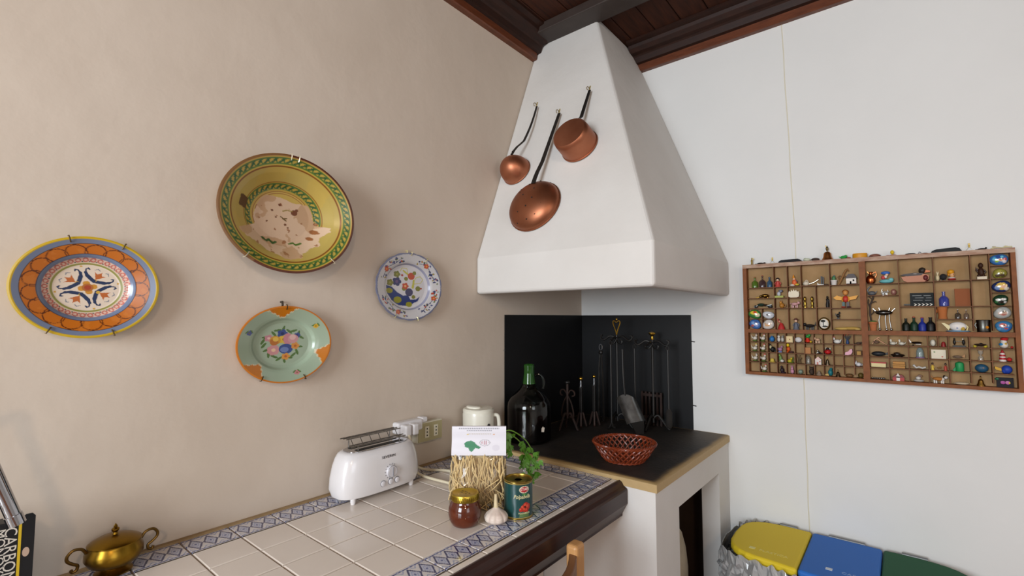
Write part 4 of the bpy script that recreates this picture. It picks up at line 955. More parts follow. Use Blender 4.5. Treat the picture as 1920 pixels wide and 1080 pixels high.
# plastic liner bag bulging round the yellow bin
rg = np.random.RandomState(8); NA, NZ = 84, 34
P = outline(cx0, seams[0]+.10, True, False, .012)
arc_ = [p for p in P if True]; ts = np.linspace(0, 1, len(P))
V = []
for j in range(NZ):
    t_ = j/(NZ-1)
    for i in range(NA):
        s = i/(NA-1)*.93; x = np.interp(s, ts, [p[0] for p in P]); y = np.interp(s, ts, [p[1] for p in P])
        nx_, ny_ = (x-(cx0+.17)), (y+.19); L_ = math.hypot(nx_, ny_)+1e-6; bul = .012+.020*math.sin(PI*min(1, t_*1.15))+.012*abs(math.sin(i*.45+j*.33))*math.sin(j*.4+i*.2)+.010*rg.uniform(-1, 1)*min(1, t_*6)
        V.append((x+nx_/L_*bul, min(y+ny_/L_*bul, -.008), BZ-.012-.5*t_+.006*math.sin(i*1.3)*(1-t_)))
lb = MB().add(V, grid_faces(NA, NZ)).build('plastic_bag', THIN('bag_film', '#ececea', .14, 1.7, .30))
tag(lb, 'crinkled clear plastic bag bulging around the yellow recycling bin', 'plastic bag')
lb.modifiers.new('thick', 'SOLIDIFY').thickness = .0012
# ------------------------------------------------------------------ type tray with miniatures
CROPS = {'A': (1380, 440), 'B': (1640, 440), 'C': (1380, 580), 'D': (1640, 580)}; ZS = 6.75
def cpx(c, u, v): return CROPS[c][0]+u/ZS, CROPS[c][1]+v/ZS
YF, YD, YK = -.040, -.036, -.006        # frame front, divider front, back board front
def cw(c, u, v, y=YD): p = on(1, y, *cpx(c, u, v)); return p[0], p[2]
TWD = M('#8a5228', .6, spec=.3, noise=('#6e3e1e', 16, .6), stretch=(3, 3, 3)); TWD2 = M('#7a4c2a', .6, spec=.3, noise=('#5c371d', 16, .6))
TBK = M('#a98a64', .85, spec=.2, noise=('#957751', 22, .6)); TOPW = M('#8a5a3c', .55, noise=('#b49a84', 26, .4), stretch=(1, 3, 3))
tx0, tx1, tz0, tz1 = .7905, 1.5690, 1.1765, 1.6205
tr = thing('type_tray', 'old wooden printers type tray with many small compartments hung on the wall', 'type tray', ((tx0+tx1)/2, 0, tz0))
TM = Matrix.Translation((-(tx0+tx1)/2, 0, -tz0))
def tpart(name, x0, x1, y0, y1, z0, z1, mat): return MB().box(x0, x1, y0, y1, z0, z1).build(name, mat, tr, xf=TM)
tpart('back_board', tx0+.004, tx1-.004, -.006, -.001, tz0+.004, tz1-.004, TBK)
fl_ = cw('A', 140, 700)[0]; frr = cw('D', 1770, 150)[0]; ftop = cw('A', 800, 388)[1]; fbot = cw('C', 800, 825)[1]
tpart('rail', tx0, tx1, YF, -.001, ftop, tz1, TOPW); tpart('rail', tx0, tx1, YF, -.001, tz0, fbot, TWD)
tpart('stile', tx0, fl_, YF, -.001, fbot, ftop, TWD); tpart('stile', frr, tx1, YF, -.001, fbot, ftop, TWD)
pl, prr = cw('C', 1600, 500)[0], cw('C', 1682, 500)[0]
tpart('stile', pl, prr, YF+.001, YK, fbot, ftop, TWD)
mz1, mz0 = cw('C', 800, 258)[1], cw('C', 800, 306)[1]
tpart('rail', fl_, pl, YF+.002, YK, mz0, mz1, TWD); tpart('rail', prr, frr, YF+.002, YK, mz0, mz1, TWD)
SH = [(tx0, tx1, tz1), (fl_, pl, fbot), (prr, frr, fbot), (fl_, pl, mz1), (prr, frr, mz1)]
TH = .0011
def vdiv(c0, u0, v0, c1, u1, v1):
    (xa, za), (xb, zb_) = cw(c0, u0, v0), cw(c1, u1, v1); x = (xa+xb)/2
    za = min(za, ftop); tpart('divider', x-TH, x+TH, YD, YK, max(zb_, fbot), za, TWD2); return x
def hdiv(c0, u0, v0, c1, u1, v1):
    (xa, za), (xb, zb_) = cw(c0, u0, v0), cw(c1, u1, v1); z = (za+zb_)/2; xa, xb = max(xa, fl_), min(xb, frr)
    tpart('shelf', xa, xb, YD-.0004, YK, z-TH, z+TH, TWD2); SH.append((xa, xb, z+TH))
for q in (('A', 468, 405, 'C', 497, 258), ('A', 640, 390, 'C', 668, 258), ('A', 812, 380, 'C', 845, 258), ('A', 1172, 365, 'C', 1213, 258), ('A', 1005, 650, 'C', 1028, 258), ('A', 325, 935, 'C', 332, 258),
          ('B', 288, 300, 'D', 333, 272), ('B', 733, 275, 'D', 778, 272), ('B', 1205, 245, 'D', 1253, 272), ('B', 1447, 235, 'D', 1500, 272)): vdiv(*q)
for q in (('A', 150, 680, 'A', 472, 668), ('A', 472, 668, 'A', 648, 660), ('A', 648, 660, 'A', 818, 652), ('A', 818, 650, 'A', 1185, 637), ('A', 1185, 637, 'A', 1570, 632),
          ('A', 155, 808, 'A', 480, 803), ('A', 160, 937, 'A', 487, 932), ('A', 480, 802, 'A', 652, 797), ('A', 487, 935, 'A', 660, 928), ('A', 652, 800, 'A', 828, 795), ('A', 660, 930, 'A', 838, 926), ('A', 838, 928, 'A', 1200, 925), ('A', 1200, 932, 'A', 1575, 928),
          ('C', 165, 122, 'C', 497, 126), ('C', 1213, 126, 'C', 1595, 126),
          ('A', 1660, 628, 'B', 296, 612), ('A', 1660, 772, 'B', 305, 766), ('B', 296, 608, 'B', 745, 596), ('B', 745, 588, 'B', 1218, 576), ('B', 1218, 570, 'B', 1458, 566),
          ('B', 325, 912, 'B', 765, 906), ('B', 768, 914, 'B', 1242, 905), ('D', 780, 126, 'D', 1250, 126), ('B', 1235, 906, 'B', 1490, 900),
          ('B', 1452, 394, 'B', 1700, 386), ('B', 1470, 560, 'B', 1715, 552), ('B', 1482, 735, 'B', 1730, 726), ('B', 1492, 905, 'B', 1740, 898), ('D', 1490, 124, 'D', 1755, 120)): hdiv(*q)
cxs = [(288, 305), (395, 415), (510, 525), (625, 640), (735, 755), (860, 880), (975, 1000), (1095, 1115), (1220, 1240), (1345, 1370), (1480, 1505)]
for a, b in cxs: vdiv('C', a, 300, 'C', b, 830)
edges = [180]+[a for a, _ in cxs]+[1600]
for z0_, z1_ in ((413, 446), (545, 582), (662, 732)): hdiv('C', 170, z0_, 'C', 1610, z1_)
dxs = [(170, 192), (418, 446), (670, 697), (932, 956), (1200, 1222), (1475, 1502)]
for a, b in dxs: vdiv('D', a, 330, 'D', b, 940)
for z0_, z1_ in ((458, 498), (608, 660), (745, 818)): hdiv('D', -65, z0_, 'D', 1770, z1_)
x8 = cw('D', 800, 400)[0]; tpart('divider', x8-TH, x8+TH, YD, YK, SH[-3][2], mz0, TWD2)

GLS = dict(coat=1.0)
def cm_(c):
    """material code: '#rrggbb' glossy paint, 'm#' metal, 'g#' glass, 'r#' rough"""
    if c[0] == 'm': return M(c[1:], .28, 1.0)
    if c[0] == 'g': return M(c[1:], .05, 0, alpha=.55, coat=1.0)
    if c[0] == 'r': return M(c[1:], .85)
    return M(c, .45, spec=.32)
def I(c, u, v, name, label, cat, prims, group=None, yc=-.021, snap=True):
    p = on(1, yc, *cpx(c, u, v)); k = on(1, yc, *cpx(c, u+10, v)); kz_ = on(1, yc, *cpx(c, u, v-10))
    kx, kz = (k[0]-p[0])/10, (kz_[2]-p[2])/10; z = p[2]
    if snap:
        best = [s for s in SH if s[0]-.002 < p[0] < s[1]+.002]
        if best: z = min((s[2] for s in best), key=lambda q: abs(q-z))
    root = thing(name, label, cat, (p[0], yc, z), 0, group); parts = {}
    for pr in prims:
        kind, pn, col = pr[:3]; a = pr[3:]; m = parts.setdefault((pn, col), MB())
        D = lambda r: min(abs(r)*kz, .0125)
        if kind == 'S': m.ell((a[0]*kx, 0, a[1]*kz), a[2]*kx, (min(a[4]*kz, .0142) if len(a) > 4 else min(D(a[2]), D(max(a[2], a[3]*.8)))), a[3]*kz, 12, 8)
        elif kind == 'L':
            cx = a[1] if len(a) > 1 else 0; r0 = max(r for r, _ in a[0]); m.lathe([(max(r, .3)*kx, h*kz) for r, h in a[0]], 14, (cx*kx, 0, 0), 1, min(1.0, .0125/(r0*kx)))
        elif kind == 'B':
            cx, z0, w, h = a[:4]; d = D(a[4] if len(a) > 4 else w/2); m.box((cx-w/2)*kx, (cx+w/2)*kx, -d, d, z0*kz, (z0+h)*kz)
        elif kind == 'T': m.tube([(x*kx, 0, y*kz) for x, y in a[0]], a[1]*kx, 6)
        elif kind == 'P': d = D(a[1]); m.prism([(x*kx, y*kz) for x, y in a[0]], -d, d)
    for (pn, col), m in parts.items(): m.build(pn, cm_(col), root, smooth=True)
    return root
S = lambda pn, c, *a: ('S', pn, c)+a
Lp = lambda pn, c, *a: ('L', pn, c)+a
B = lambda pn, c, *a: ('B', pn, c)+a
Tb = lambda pn, c, *a: ('T', pn, c)+a
Pg = lambda pn, c, *a: ('P', pn, c)+a
def bottle(c, w, h, stop=None, neck=.22):
    r = w/2; pr = [Lp('glass', c, [(r*.8, 0), (r, h*.05), (r, h*.5), (r*.75, h*.62), (r*neck*1.2, h*.72), (r*neck, h*.93), (r*neck*1.4, h*.96), (r*neck*1.4, h)])]
    if stop: pr.append(Lp('stopper', stop, [(r*neck, h*.98), (r*neck*1.1, h*1.08), (1, h*1.09)]))
    return pr
def beast(c, w, h, leg=None, ear=None, s=1):      # four legged animal, head towards s
    return [S('body', c, 0, h*.55, w*.36, h*.24), S('head', c, s*w*.38, h*.72, w*.15, h*.2), S('head', c, s*w*.47, h*.66, w*.08, h*.1)]+[B('leg', leg or c, x*w, 0, w*.09, h*.45, w*.04) for x in (-.26, -.12, .12, .26)]+[Tb('tail', c, [(-s*w*.34, h*.62), (-s*w*.44, h*.72), (-s*w*.46, h*.55)], w*.03), Pg('ear', ear or c, [(s*w*.32, h*.82), (s*w*.30, h*1.0), (s*w*.40, h*.86)], w*.04)]
def person(dress, skin, hair, w, h, hat=None):
    return [Lp('clothes', dress, [(w*.42, 0), (w*.36, h*.1), (w*.22, h*.45), (w*.26, h*.55), (w*.12, h*.64)]), Tb('arm', dress, [(-w*.22, h*.55), (-w*.38, h*.38), (-w*.3, h*.28)], w*.07), Tb('arm', dress, [(w*.22, h*.55), (w*.38, h*.38), (w*.3, h*.28)], w*.07), S('head', skin, 0, h*.76, w*.19, h*.14)]+([Lp('hat', hat, [(w*.42, h*.84), (w*.42, h*.86), (w*.2, h*.88), (w*.17, h*.98), (1, h)])] if hat else [S('hair', hair, 0, h*.83, w*.25, h*.15, w*.16)])
def bird(body, wing, beak, w, h, s=1):
    return [S('body', body, 0, h*.42, w*.34, h*.26), Pg('tail', wing, [(-s*w*.25, h*.5), (-s*w*.52, h*.75), (-s*w*.45, h*.4), (-s*w*.2, h*.32)], w*.06), S('head', body, s*w*.24, h*.76, w*.16, h*.16), Pg('beak', beak, [(s*w*.36, h*.8), (s*w*.5, h*.74), (s*w*.36, h*.7)], w*.05), B('base', wing, 0, 0, w*.5, h*.16, w*.15)]
def bell(c, w, h, handle=None):
    return [Lp('bell', c, [(w*.5, 0), (w*.48, h*.06), (w*.34, h*.25), (w*.27, h*.5), (w*.2, h*.62), (w*.06, h*.68)]), Lp('handle', handle or c, [(w*.05, h*.66), (w*.08, h*.75), (w*.05, h*.83), (w*.09, h*.92), (1, h)])]
def house(wall, roof, w, h): return [B('wall', wall, 0, 0, w*.85, h*.6, w*.3), Pg('roof', roof, [(-w*.5, h*.58), (w*.5, h*.58), (w*.25, h), (-w*.25, h)], w*.34), B('door', '#c9a030', -w*.05, 0, w*.14, h*.3, w*.32), B('window', '#7c2330', w*.2, h*.3, w*.14, h*.16, w*.32)]
def boat(c, c2, w, h): return [Pg('hull', c, [(-w*.5, h*.45), (-w*.38, 0), (w*.38, 0), (w*.5, h*.45)], w*.15), S('deck', c2, 0, h*.5, w*.34, h*.28)]
def pebble(c, u, v, w, h, cols, label, seed, motif):
    root = I(c, u, v, 'painted_pebble', label, 'pebble', [])
    p = on(1, -.021, *cpx(c, u, v)); k = on(1, -.021, *cpx(c, u+10, v)); kx = (k[0]-p[0])/10; kz = (p[2]-on(1, -.021, *cpx(c, u, v+10))[2])/10
    n, mm = 40, 26; rg = np.random.RandomState(seed); V = []
    ph = rg.uniform(0, 6.28, 2)
    for i in range(mm+1):
        for j in range(n):
            a, b = 2*PI*j/n, PI*i/mm      # pole axis towards the viewer
            x, z, y = math.sin(b)*math.cos(a), math.sin(b)*math.sin(a), -math.cos(b)
            q = 1+.07*math.sin(2*a+ph[0])+.04*math.sin(3*a+ph[1]); V.append((x*w/2*kx*q, y*.009, h/2*kz*(z*q+1)))
    V = np.array(V); V[:, 2] -= V[:, 2].min(); A = Art(V[:, 0]/(w/2*kx), V[:, 2]/(h/2*kz)-1, cols[0])
    for t in motif: A.disk(*t)
    paint_mesh('stone', V, grid_faces(n, mm+1, True), A.C, M('paint', .18, coat=.8), root)
# --- on top of the tray
I('A', 200, 372, 'brass_figure', 'tiny gold coloured standing figure on the end of the type tray', 'figurine', [Lp('body', 'm#b59a4a', [(16, 0), (9, 20), (12, 55), (6, 68)]), S('head', 'm#b59a4a', 2, 80, 9, 12), Tb('arm', 'm#b59a4a', [(8, 60), (24, 72), (18, 86)], 4)])
I('A', 310, 358, 'toy_lizard', 'small dark lizard lying on the tray top beside the gold figure', 'figurine', [S('body', 'r#2a1c18', 0, 11, 40, 11), S('head', 'r#2a1c18', 50, 14, 16, 10), Tb('tail', 'r#2a1c18', [(-36, 10), (-60, 6), (-68, 12)], 5), B('leg', 'r#2a1c18', -20, 0, 8, 12), B('leg', 'r#2a1c18', 22, 0, 8, 12)])
for nm, c, u, v, lab in ((0, 'A', 460, 345, 'brass picture hook with wire over the tray end with the gold figure'), (1, 'B', 1197, 178, 'brass picture hook with wire over the tray end by the driftwood')):
    p = on(1, -.004, *cpx(c, u, v)); hk = thing('picture_hook', lab, 'hook', (p[0], 0, tz1))
    MB().box(-.0025, .0025, -.004, 0, .014, .027).build('strap', M('#8a7440', .4, .8), hk); MB().tube([(0, -.003, .018), (0, -.008, .014), (0, -.008, .020)], .0015, 6).build('hook', M('#b59a4a', .35, .9), hk)
    MB().tube([(-.011, -.006, 0), (0, -.0065, .015), (.011, -.006, 0)], .0007, 5).build('wire', M('#b9b2a0', .4, .6), hk)
blk = lambda w, h, c='r#1d1c1e': [Pg('body', c, [(-w/2, 0), (-w*.47, h*.5), (-w*.36, h*.9), (w*.36, h), (w*.47, h*.6), (w/2, 0)], 40)]
I('A', 683, 338, 'flat_black_stone', 'long flat black stone on the tray top between the wire hook and bell', 'stone', blk(292, 38))
I('A', 897, 312, 'glass_shell', 'pale green translucent shell on the tray top', 'shell', [S('shell', '#c3c8b0', 0, 20, 48, 22), S('shell', '#aeb69a', -22, 26, 22, 20)])
I('A', 1003, 308, 'brown_stone', 'rounded dark brown pebble beside the copper bell', 'stone', [S('stone', '#4a3a34', 0, 19, 54, 20)])
I('A', 1157, 300, 'copper_bell', 'copper table bell with a twisted bronze handle on the tray top', 'bell', [Lp('bell', 'm#a86a3c', [(78, 0), (72, 10), (54, 40), (46, 85), (30, 102), (6, 106)]), Lp('handle', 'm#6a5a3a', [(9, 100), (7, 115), (18, 135), (18, 155), (8, 168), (4, 180)]), Tb('handle', 'm#6a5a3a', [(0, 160), (-18, 178), (-14, 190)], 7)])
I('A', 1362, 290, 'green_frog', 'small bright green frog figure on the tray top', 'figurine', [S('body', '#2f9a45', 0, 22, 44, 22), S('head', '#2f9a45', 26, 34, 22, 16), S('eye', '#e0d060', 34, 46, 7, 7), Pg('leg', '#2f9a45', [(-66, 36), (-40, 30), (-40, 14), (-52, 20)], 12), S('foot', '#8a3a2c', 66, 10, 26, 10)])
I('A', 1568, 278, 'amber_tin', 'round amber yellow tin on the tray top', 'tin', [Lp('tin', '#c98a14', [(92, 0), (95, 6), (95, 50), (90, 58), (2, 58)])])
I('A', 1757, 252, 'brown_shell', 'brown domed shell on the tray top', 'shell', [S('shell', '#7a4a3a', 0, 14, 76, 26), S('shell', '#5a342a', -40, 8, 44, 10)])
I('B', 222, 235, 'yellow_flower_toy', 'yellow flower toy on a reddish base on the tray top', 'toy', [S('bloom', '#d8b81c', 0, 46, 26, 26), Tb('stalk', '#d8b81c', [(0, 8), (0, 30)], 8), S('base', '#a05a4c', 8, 6, 50, 10), S('base', '#8a4a48', -52, 5, 36, 8)])
I('B', 450, 216, 'dark_metal_toy', 'flat dark metal toy with a small arch on the tray top', 'toy', [S('body', 'r#262022', 0, 9, 68, 10), Tb('arch', 'm#3a3838', [(98, 4), (114, 30), (130, 22), (140, 2)], 6), S('body', 'r#3a2622', 180, 6, 40, 7)])
I('B', 900, 200, 'flat_black_stone', 'long flat black stone on the tray top next to the brass wire hook', 'stone', [Pg('body', 'r#232628', [(-200, 0), (-180, 26), (-120, 44), (120, 54), (170, 40), (200, 0)], 40)])
I('B', 1352, 168, 'dark_bird', 'small dark bird lying on the tray top beside the driftwood', 'figurine', [S('body', 'r#2a2422', 0, 12, 58, 13), S('head', 'r#2a2422', 56, 24, 14, 13), Pg('tail', 'r#2a2422', [(-50, 12), (-80, 16), (-76, 4), (-50, 2)], 8)])
I('B', 1590, 152, 'driftwood', 'pale yellowish driftwood twig on the tray top corner', 'driftwood', [Tb('twig', 'r#c9c098', [(-125, 8), (-60, 24), (20, 14), (80, 22), (150, 18)], 11), Tb('twig', 'r#b8b088', [(-80, 8), (-100, 36), (-60, 30)], 9), Tb('twig', 'r#c9c098', [(30, 14), (60, 34), (90, 30)], 7)])
# --- upper left block
I('A', 240, 668, 'toy_bottle', 'little green glass bottle in the top corner cell', 'bottle', bottle('g#4f7a1e', 82, 132, '#9a4a22'))
I('A', 335, 666, 'toy_bottle', 'little dark purple glass flask between the green and blue bottles', 'bottle', bottle('g#3a2230', 86, 146, '#8a3a2a', .18))
I('A', 426, 662, 'toy_bottle', 'little blue glass bottle in the top corner cell', 'bottle', bottle('g#1f5a80', 70, 124, '#20384a', .3))
I('A', 530, 655, 'doll_figure', 'doll with black hair and red patterned dress', 'figurine', person('#b8443c', '#e0c0a4', '#1c1618', 100, 122))
I('A', 742, 650, 'clown_figure', 'sitting clown figure in orange and white with a pointed hat', 'figurine', [S('body', '#d8683a', 0, 50, 34, 40), S('leg', '#e0d8cc', -28, 16, 36, 15), S('leg', '#d9c24a', 32, 22, 30, 14), S('head', '#e0b090', -4, 92, 18, 18), Lp('hat', '#d88a2a', [(20, 102), (10, 130), (1, 152)], -10), S('arm', '#3a5a9a', 16, 66, 20, 12)])
I('A', 895, 640, 'silver_watering_can', 'tiny pale watering can with a long thin spout', 'watering can', [S('body', '#d3c8b4', -6, 28, 42, 30), Tb('spout', 'm#9a9488', [(32, 22), (90, 38), (150, 72)], 6), Tb('handle', '#d3c8b4', [(-30, 50), (0, 72), (24, 52)], 5)])
I('A', 1092, 634, 'toy_shoe', 'white high heel shoe with a black upright blade', 'shoe', [Pg('sole', '#d8d4cc', [(-60, 0), (-60, 34), (-40, 14), (20, 8), (40, 0)], 22), B('heel', '#23262a', -6, 4, 20, 108, 10), B('heel', '#3a3e44', 16, 4, 12, 100, 10), S('toe', 'r#4a3a30', 46, 6, 36, 9)])
I('A', 1240, 632, 'potted_cactus', 'small green cactus in a white pot', 'cactus', [Lp('pot', '#cfcac4', [(34, 0), (40, 50), (44, 54), (44, 62), (36, 62)]), S('cactus', '#4a7a52', 0, 84, 26, 34), S('cactus', '#4f6a80', 6, 108, 14, 18)])
I('A', 1345, 622, 'twig_figure', 'brown carved twig figure leaning on the toy house', 'carving', [Tb('wood', 'r#8a6238', [(-50, 0), (-10, 70), (30, 150), (60, 190)], 15), Tb('wood', 'r#7a5430', [(-30, 50), (-50, 100), (-20, 120)], 9), Tb('wood', 'r#7a5430', [(10, 110), (50, 100), (60, 70)], 11), Tb('wood', 'r#8a6238', [(50, 180), (70, 200), (84, 170)], 10)])
I('A', 1462, 622, 'toy_house', 'white toy cottage with a dark domed roof and red base', 'toy house', house('#d6cfc6', '#3a2c2c', 150, 132)+[B('base', '#a02a30', 0, 0, 134, 10, 60)])
I('A', 350, 803, 'lizard_figure', 'small brass lizard lying in a shallow cell', 'figurine', [S('body', 'm#8a6a2c', 18, 28, 50, 26), S('head', 'm#8a6a2c', -36, 22, 22, 14), Tb('tail', 'm#8a6a2c', [(-50, 16), (-80, 6), (-96, 8)], 6), B('leg', 'm#7a5c24', 0, 0, 10, 18), B('leg', 'm#7a5c24', 50, 0, 12, 18)])
I('A', 550, 797, 'dog_figure', 'grey and white dog figure sitting on a green base', 'figurine', [B('base', '#9aa23c', 0, 0, 112, 24, 40)]+[S('body', '#b9bcc4', -6, 48, 24, 30), S('head', '#7a8090', 18, 82, 22, 18), S('ear', '#4a5264', 36, 86, 10, 14), S('ear', '#4a5264', 0, 88, 9, 12)])
I('A', 735, 795, 'hedgehog_figure', 'flat cream hedgehog with scalloped spines', 'figurine', [Pg('body', '#ddd2b8', [(-70, 12), (-72, 50), (-58, 84), (-40, 70), (-30, 102), (-14, 78), (0, 106), (14, 80), (32, 98), (40, 72), (62, 78), (68, 40), (60, 8), (30, 0), (-40, 0)], 16), S('eye', '#3a3430', -50, 48, 4, 4)])
I('A', 330, 930, 'toy_motorbike', 'dark metal toy motorbike in a shallow cell', 'toy', [S('wheel', '#1c1e20', -80, 20, 24, 20, 8), S('wheel', '#1c1e20', 100, 22, 30, 22, 8), S('tank', '#23362c', -10, 44, 50, 20), Tb('frame', 'm#6a6c6c', [(-100, 16), (-30, 44), (60, 30), (120, 44)], 8), S('seat', 'm#8a8c8a', 40, 40, 36, 12)])
I('A', 578, 926, 'cat_figure', 'golden brown cat figure sitting', 'figurine', [S('body', '#a8702a', 4, 32, 34, 34), S('head', '#b98238', -10, 70, 20, 18), Pg('ear', '#8a5a20', [(-26, 80), (-22, 104), (-10, 84)], 6), Pg('ear', '#8a5a20', [(-4, 84), (4, 104), (10, 78)], 6), Tb('tail', '#a8702a', [(34, 12), (54, 24), (46, 46)], 6)])
I('A', 745, 922, 'pig_figure', 'pale pink pig figure', 'figurine', beast('#d0a0a0', 130, 86))
for u, lab in ((875, 'tiny brass pillar next to the hedgehog cell'), (965, 'tiny brass pillar next to the empty half cell')):
    I('A', u, 918, 'brass_pillar', 'small turned brass pillar standing in a pair', 'ornament', [Lp('pillar', 'm#a88a3c', [(22, 0), (22, 14), (12, 22), (18, 60), (10, 84), (18, 96), (16, 130), (6, 142)])], group='pair of brass pillars')
I('A', 1160, 922, 'black_figure', 'slim black carved standing figure', 'figurine', [Lp('body', '#221e1c', [(22, 0), (24, 40), (14, 80), (20, 104), (8, 118)]), S('head', '#221e1c', 0, 130, 13, 17), Tb('arm', '#3a3430', [(16, 100), (24, 60), (10, 40)], 6)])
I('A', 1392, 926, 'winged_doll', 'orange winged doll with yellow wings spread wide', 'figurine', [Pg('wing', '#d9981c', [(-20, 130), (-110, 160), (-158, 130), (-120, 104), (-20, 96)], 8), Pg('wing', '#d9981c', [(20, 130), (110, 150), (158, 156), (130, 110), (20, 96)], 8), S('body', '#b83a2c', 0, 112, 44, 44), S('vest', '#d8a83a', -34, 112, 20, 36), S('vest', '#d8a83a', 34, 112, 20, 36), S('head', '#c88a4a', 0, 192, 36, 34), S('hair', '#8a4a1c', 0, 206, 42, 26, 20), B('leg', '#3a5a5a', -28, 14, 34, 62, 16), B('leg', '#4a3a3a', 28, 14, 34, 62, 16), S('shoe', '#a83a2a', -32, 12, 30, 11), S('shoe', '#4a3030', 36, 12, 30, 11)])
# --- pebbles
pebble('C', 240, 116, 152, 118, ['#3a7a3c'], 'painted pebble in green, yellow and red with a bird', 1, [(-.1, .3, .6, '#d8c43a', .4), (.1, .4, .35, '#d86a2a', .3), (.5, -.2, .4, '#c9c2a0', .4), (.1, .45, .14, '#b02a20')])
pebble('C', 412, 112, 146, 96, ['#cfd2d6'], 'white painted pebble with a black and white animal', 2, [(0, 0, .3, '#3a3a44', .28), (.1, .05, .14, '#d8d8d8', .14), (.6, .1, .2, '#b8bcc4', .4)])
pebble('C', 246, 250, 150, 122, ['#3f6aa8'], 'blue painted pebble with flowers and fish', 3, [(-.3, .3, .3, '#7aa0d0'), (.3, -.2, .3, '#8a9ac8'), (.2, .35, .22, '#3a3a70'), (-.4, -.3, .25, '#b05a5a'), (.35, .1, .14, '#d8d0c0'), (-.1, -.1, .14, '#d8d8e0')])
pebble('C', 412, 250, 150, 122, ['#cfc8c0'], 'white painted pebble with an orange animal', 4, [(-.1, -.2, .45, '#d0a070', .22), (.25, .1, .3, '#b88a5a', .16), (-.4, .1, .2, '#c9a888')])
pebble('B', 1578, 386, 232, 152, ['#3a6ea8'], 'bright blue painted pebble covered with colourful flowers', 5, [(-.5, .1, .28, '#5ab0d0'), (-.1, .4, .3, '#2a4a90'), (.1, -.1, .26, '#d8c8b0'), (.1, -.1, .14, '#c86a3a'), (.6, .0, .24, '#c04a44'), (.55, -.4, .24, '#d8d0d0'), (-.3, -.3, .22, '#8ab03a'), (.3, .4, .18, '#6ac0d8')])
pebble('B', 1585, 552, 196, 124, ['#8a8438'], 'olive green frog pebble with dark eyes', 6, [(-.3, -.4, .4, '#4a3c28', .3), (.3, -.4, .36, '#4a3c28', .3), (0, .35, .4, '#a09a48', .3), (.2, .3, .08, '#2a2418')])
pebble('B', 1608, 726, 236, 152, ['#23305e'], 'dark blue painted pebble with a blonde girl', 7, [(0, 0, .6, '#d8b85a', .6), (.2, -.1, .32, '#dcae90', .3), (-.5, -.3, .3, '#6a88b8'), (.55, -.45, .3, '#d8d0c0'), (-.3, .1, .2, '#c09a48')])
pebble('B', 1598, 900, 204, 132, ['#1c3a26'], 'black and green painted pebble with a white panda', 8, [(-.3, .1, .36, '#d0d0c8', .26), (.3, .2, .4, '#c8c8c4', .22), (.1, -.3, .4, '#121614', .3), (-.6, -.3, .2, '#2f6a3a'), (.55, -.35, .2, '#c8c8c4')])
pebble('D', 1622, 122, 226, 150, ['#a8aaa6'], 'grey painted pebble with a pinkish face', 9, [(0, -.1, .5, '#c09a88', .4), (0, .15, .4, '#5a5048', .1), (.1, -.35, .3, '#a86a60', .14), (-.4, .4, .3, '#c4c6c4')])
pebble('D', 1636, 268, 238, 136, ['#3a78a8'], 'blue and red painted pebble with a clown face', 10, [(-.1, .3, .4, '#c86a60', .4), (-.1, .2, .22, '#e0d8d0'), (0, .25, .12, '#2a2a30'), (.55, -.3, .4, '#2f6ab0'), (-.6, -.4, .3, '#5a9ac8'), (.2, -.3, .24, '#b0443c', .16)])
# --- lower row of the upper left block
I('C', 575, 252, 'dancer_figure', 'red ruffled dancer figure', 'figurine', [Lp('skirt', '#b02a2a', [(48, 0), (40, 30), (26, 62), (16, 78)]), S('frill', '#d8a8a0', -14, 40, 22, 9), S('head', '#d0a080', -20, 106, 14, 15), Tb('arm', '#b83a30', [(0, 76), (-34, 96), (-44, 136)], 7), S('hair', '#5a2a1c', -22, 116, 15, 9)])
I('C', 762, 252, 'lady_figure', 'lady figure in a grey dress with a wide brown hat', 'figurine', person('#5c606c', '#d8b094', '#4a2a1c', 100, 146, '#5a2a20'))
I('C', 935, 254, 'black_bull', 'black bull figure standing side on', 'figurine', beast('#231f1e', 168, 92, s=-1)+[Tb('tail', '#231f1e', [(60, 60), (78, 86), (74, 100)], 4)])
I('C', 1118, 248, 'round_plaque', 'round white plaque with a black tree in a gold rim', 'plaque', [S('rim', 'm#9a8048', 0, 80, 76, 82, 12), S('face', '#d6d2c8', 0, 80, 66, 72, 16), S('tree', '#2c2e2c', -10, 112, 36, 18, 26), B('tree', '#2c2e2c', -8, 50, 9, 52, 22), S('tree', '#3a3c3a', 10, 46, 40, 14, 24)])
I('C', 1295, 120, 'black_bird', 'small black bird perched on a shelf', 'figurine', bird('#262422', '#1c1a18', '#3a3430', 70, 100))
I('C', 1410, 258, 'straw_bundle', 'yellow straw bundle filling a low cell', 'straw', [S('straw', 'r#c9a85a', -60, 20, 110, 19), S('straw', 'r#b8964a', 50, 24, 120, 22), S('straw', 'r#d4b66a', 130, 16, 52, 14)])
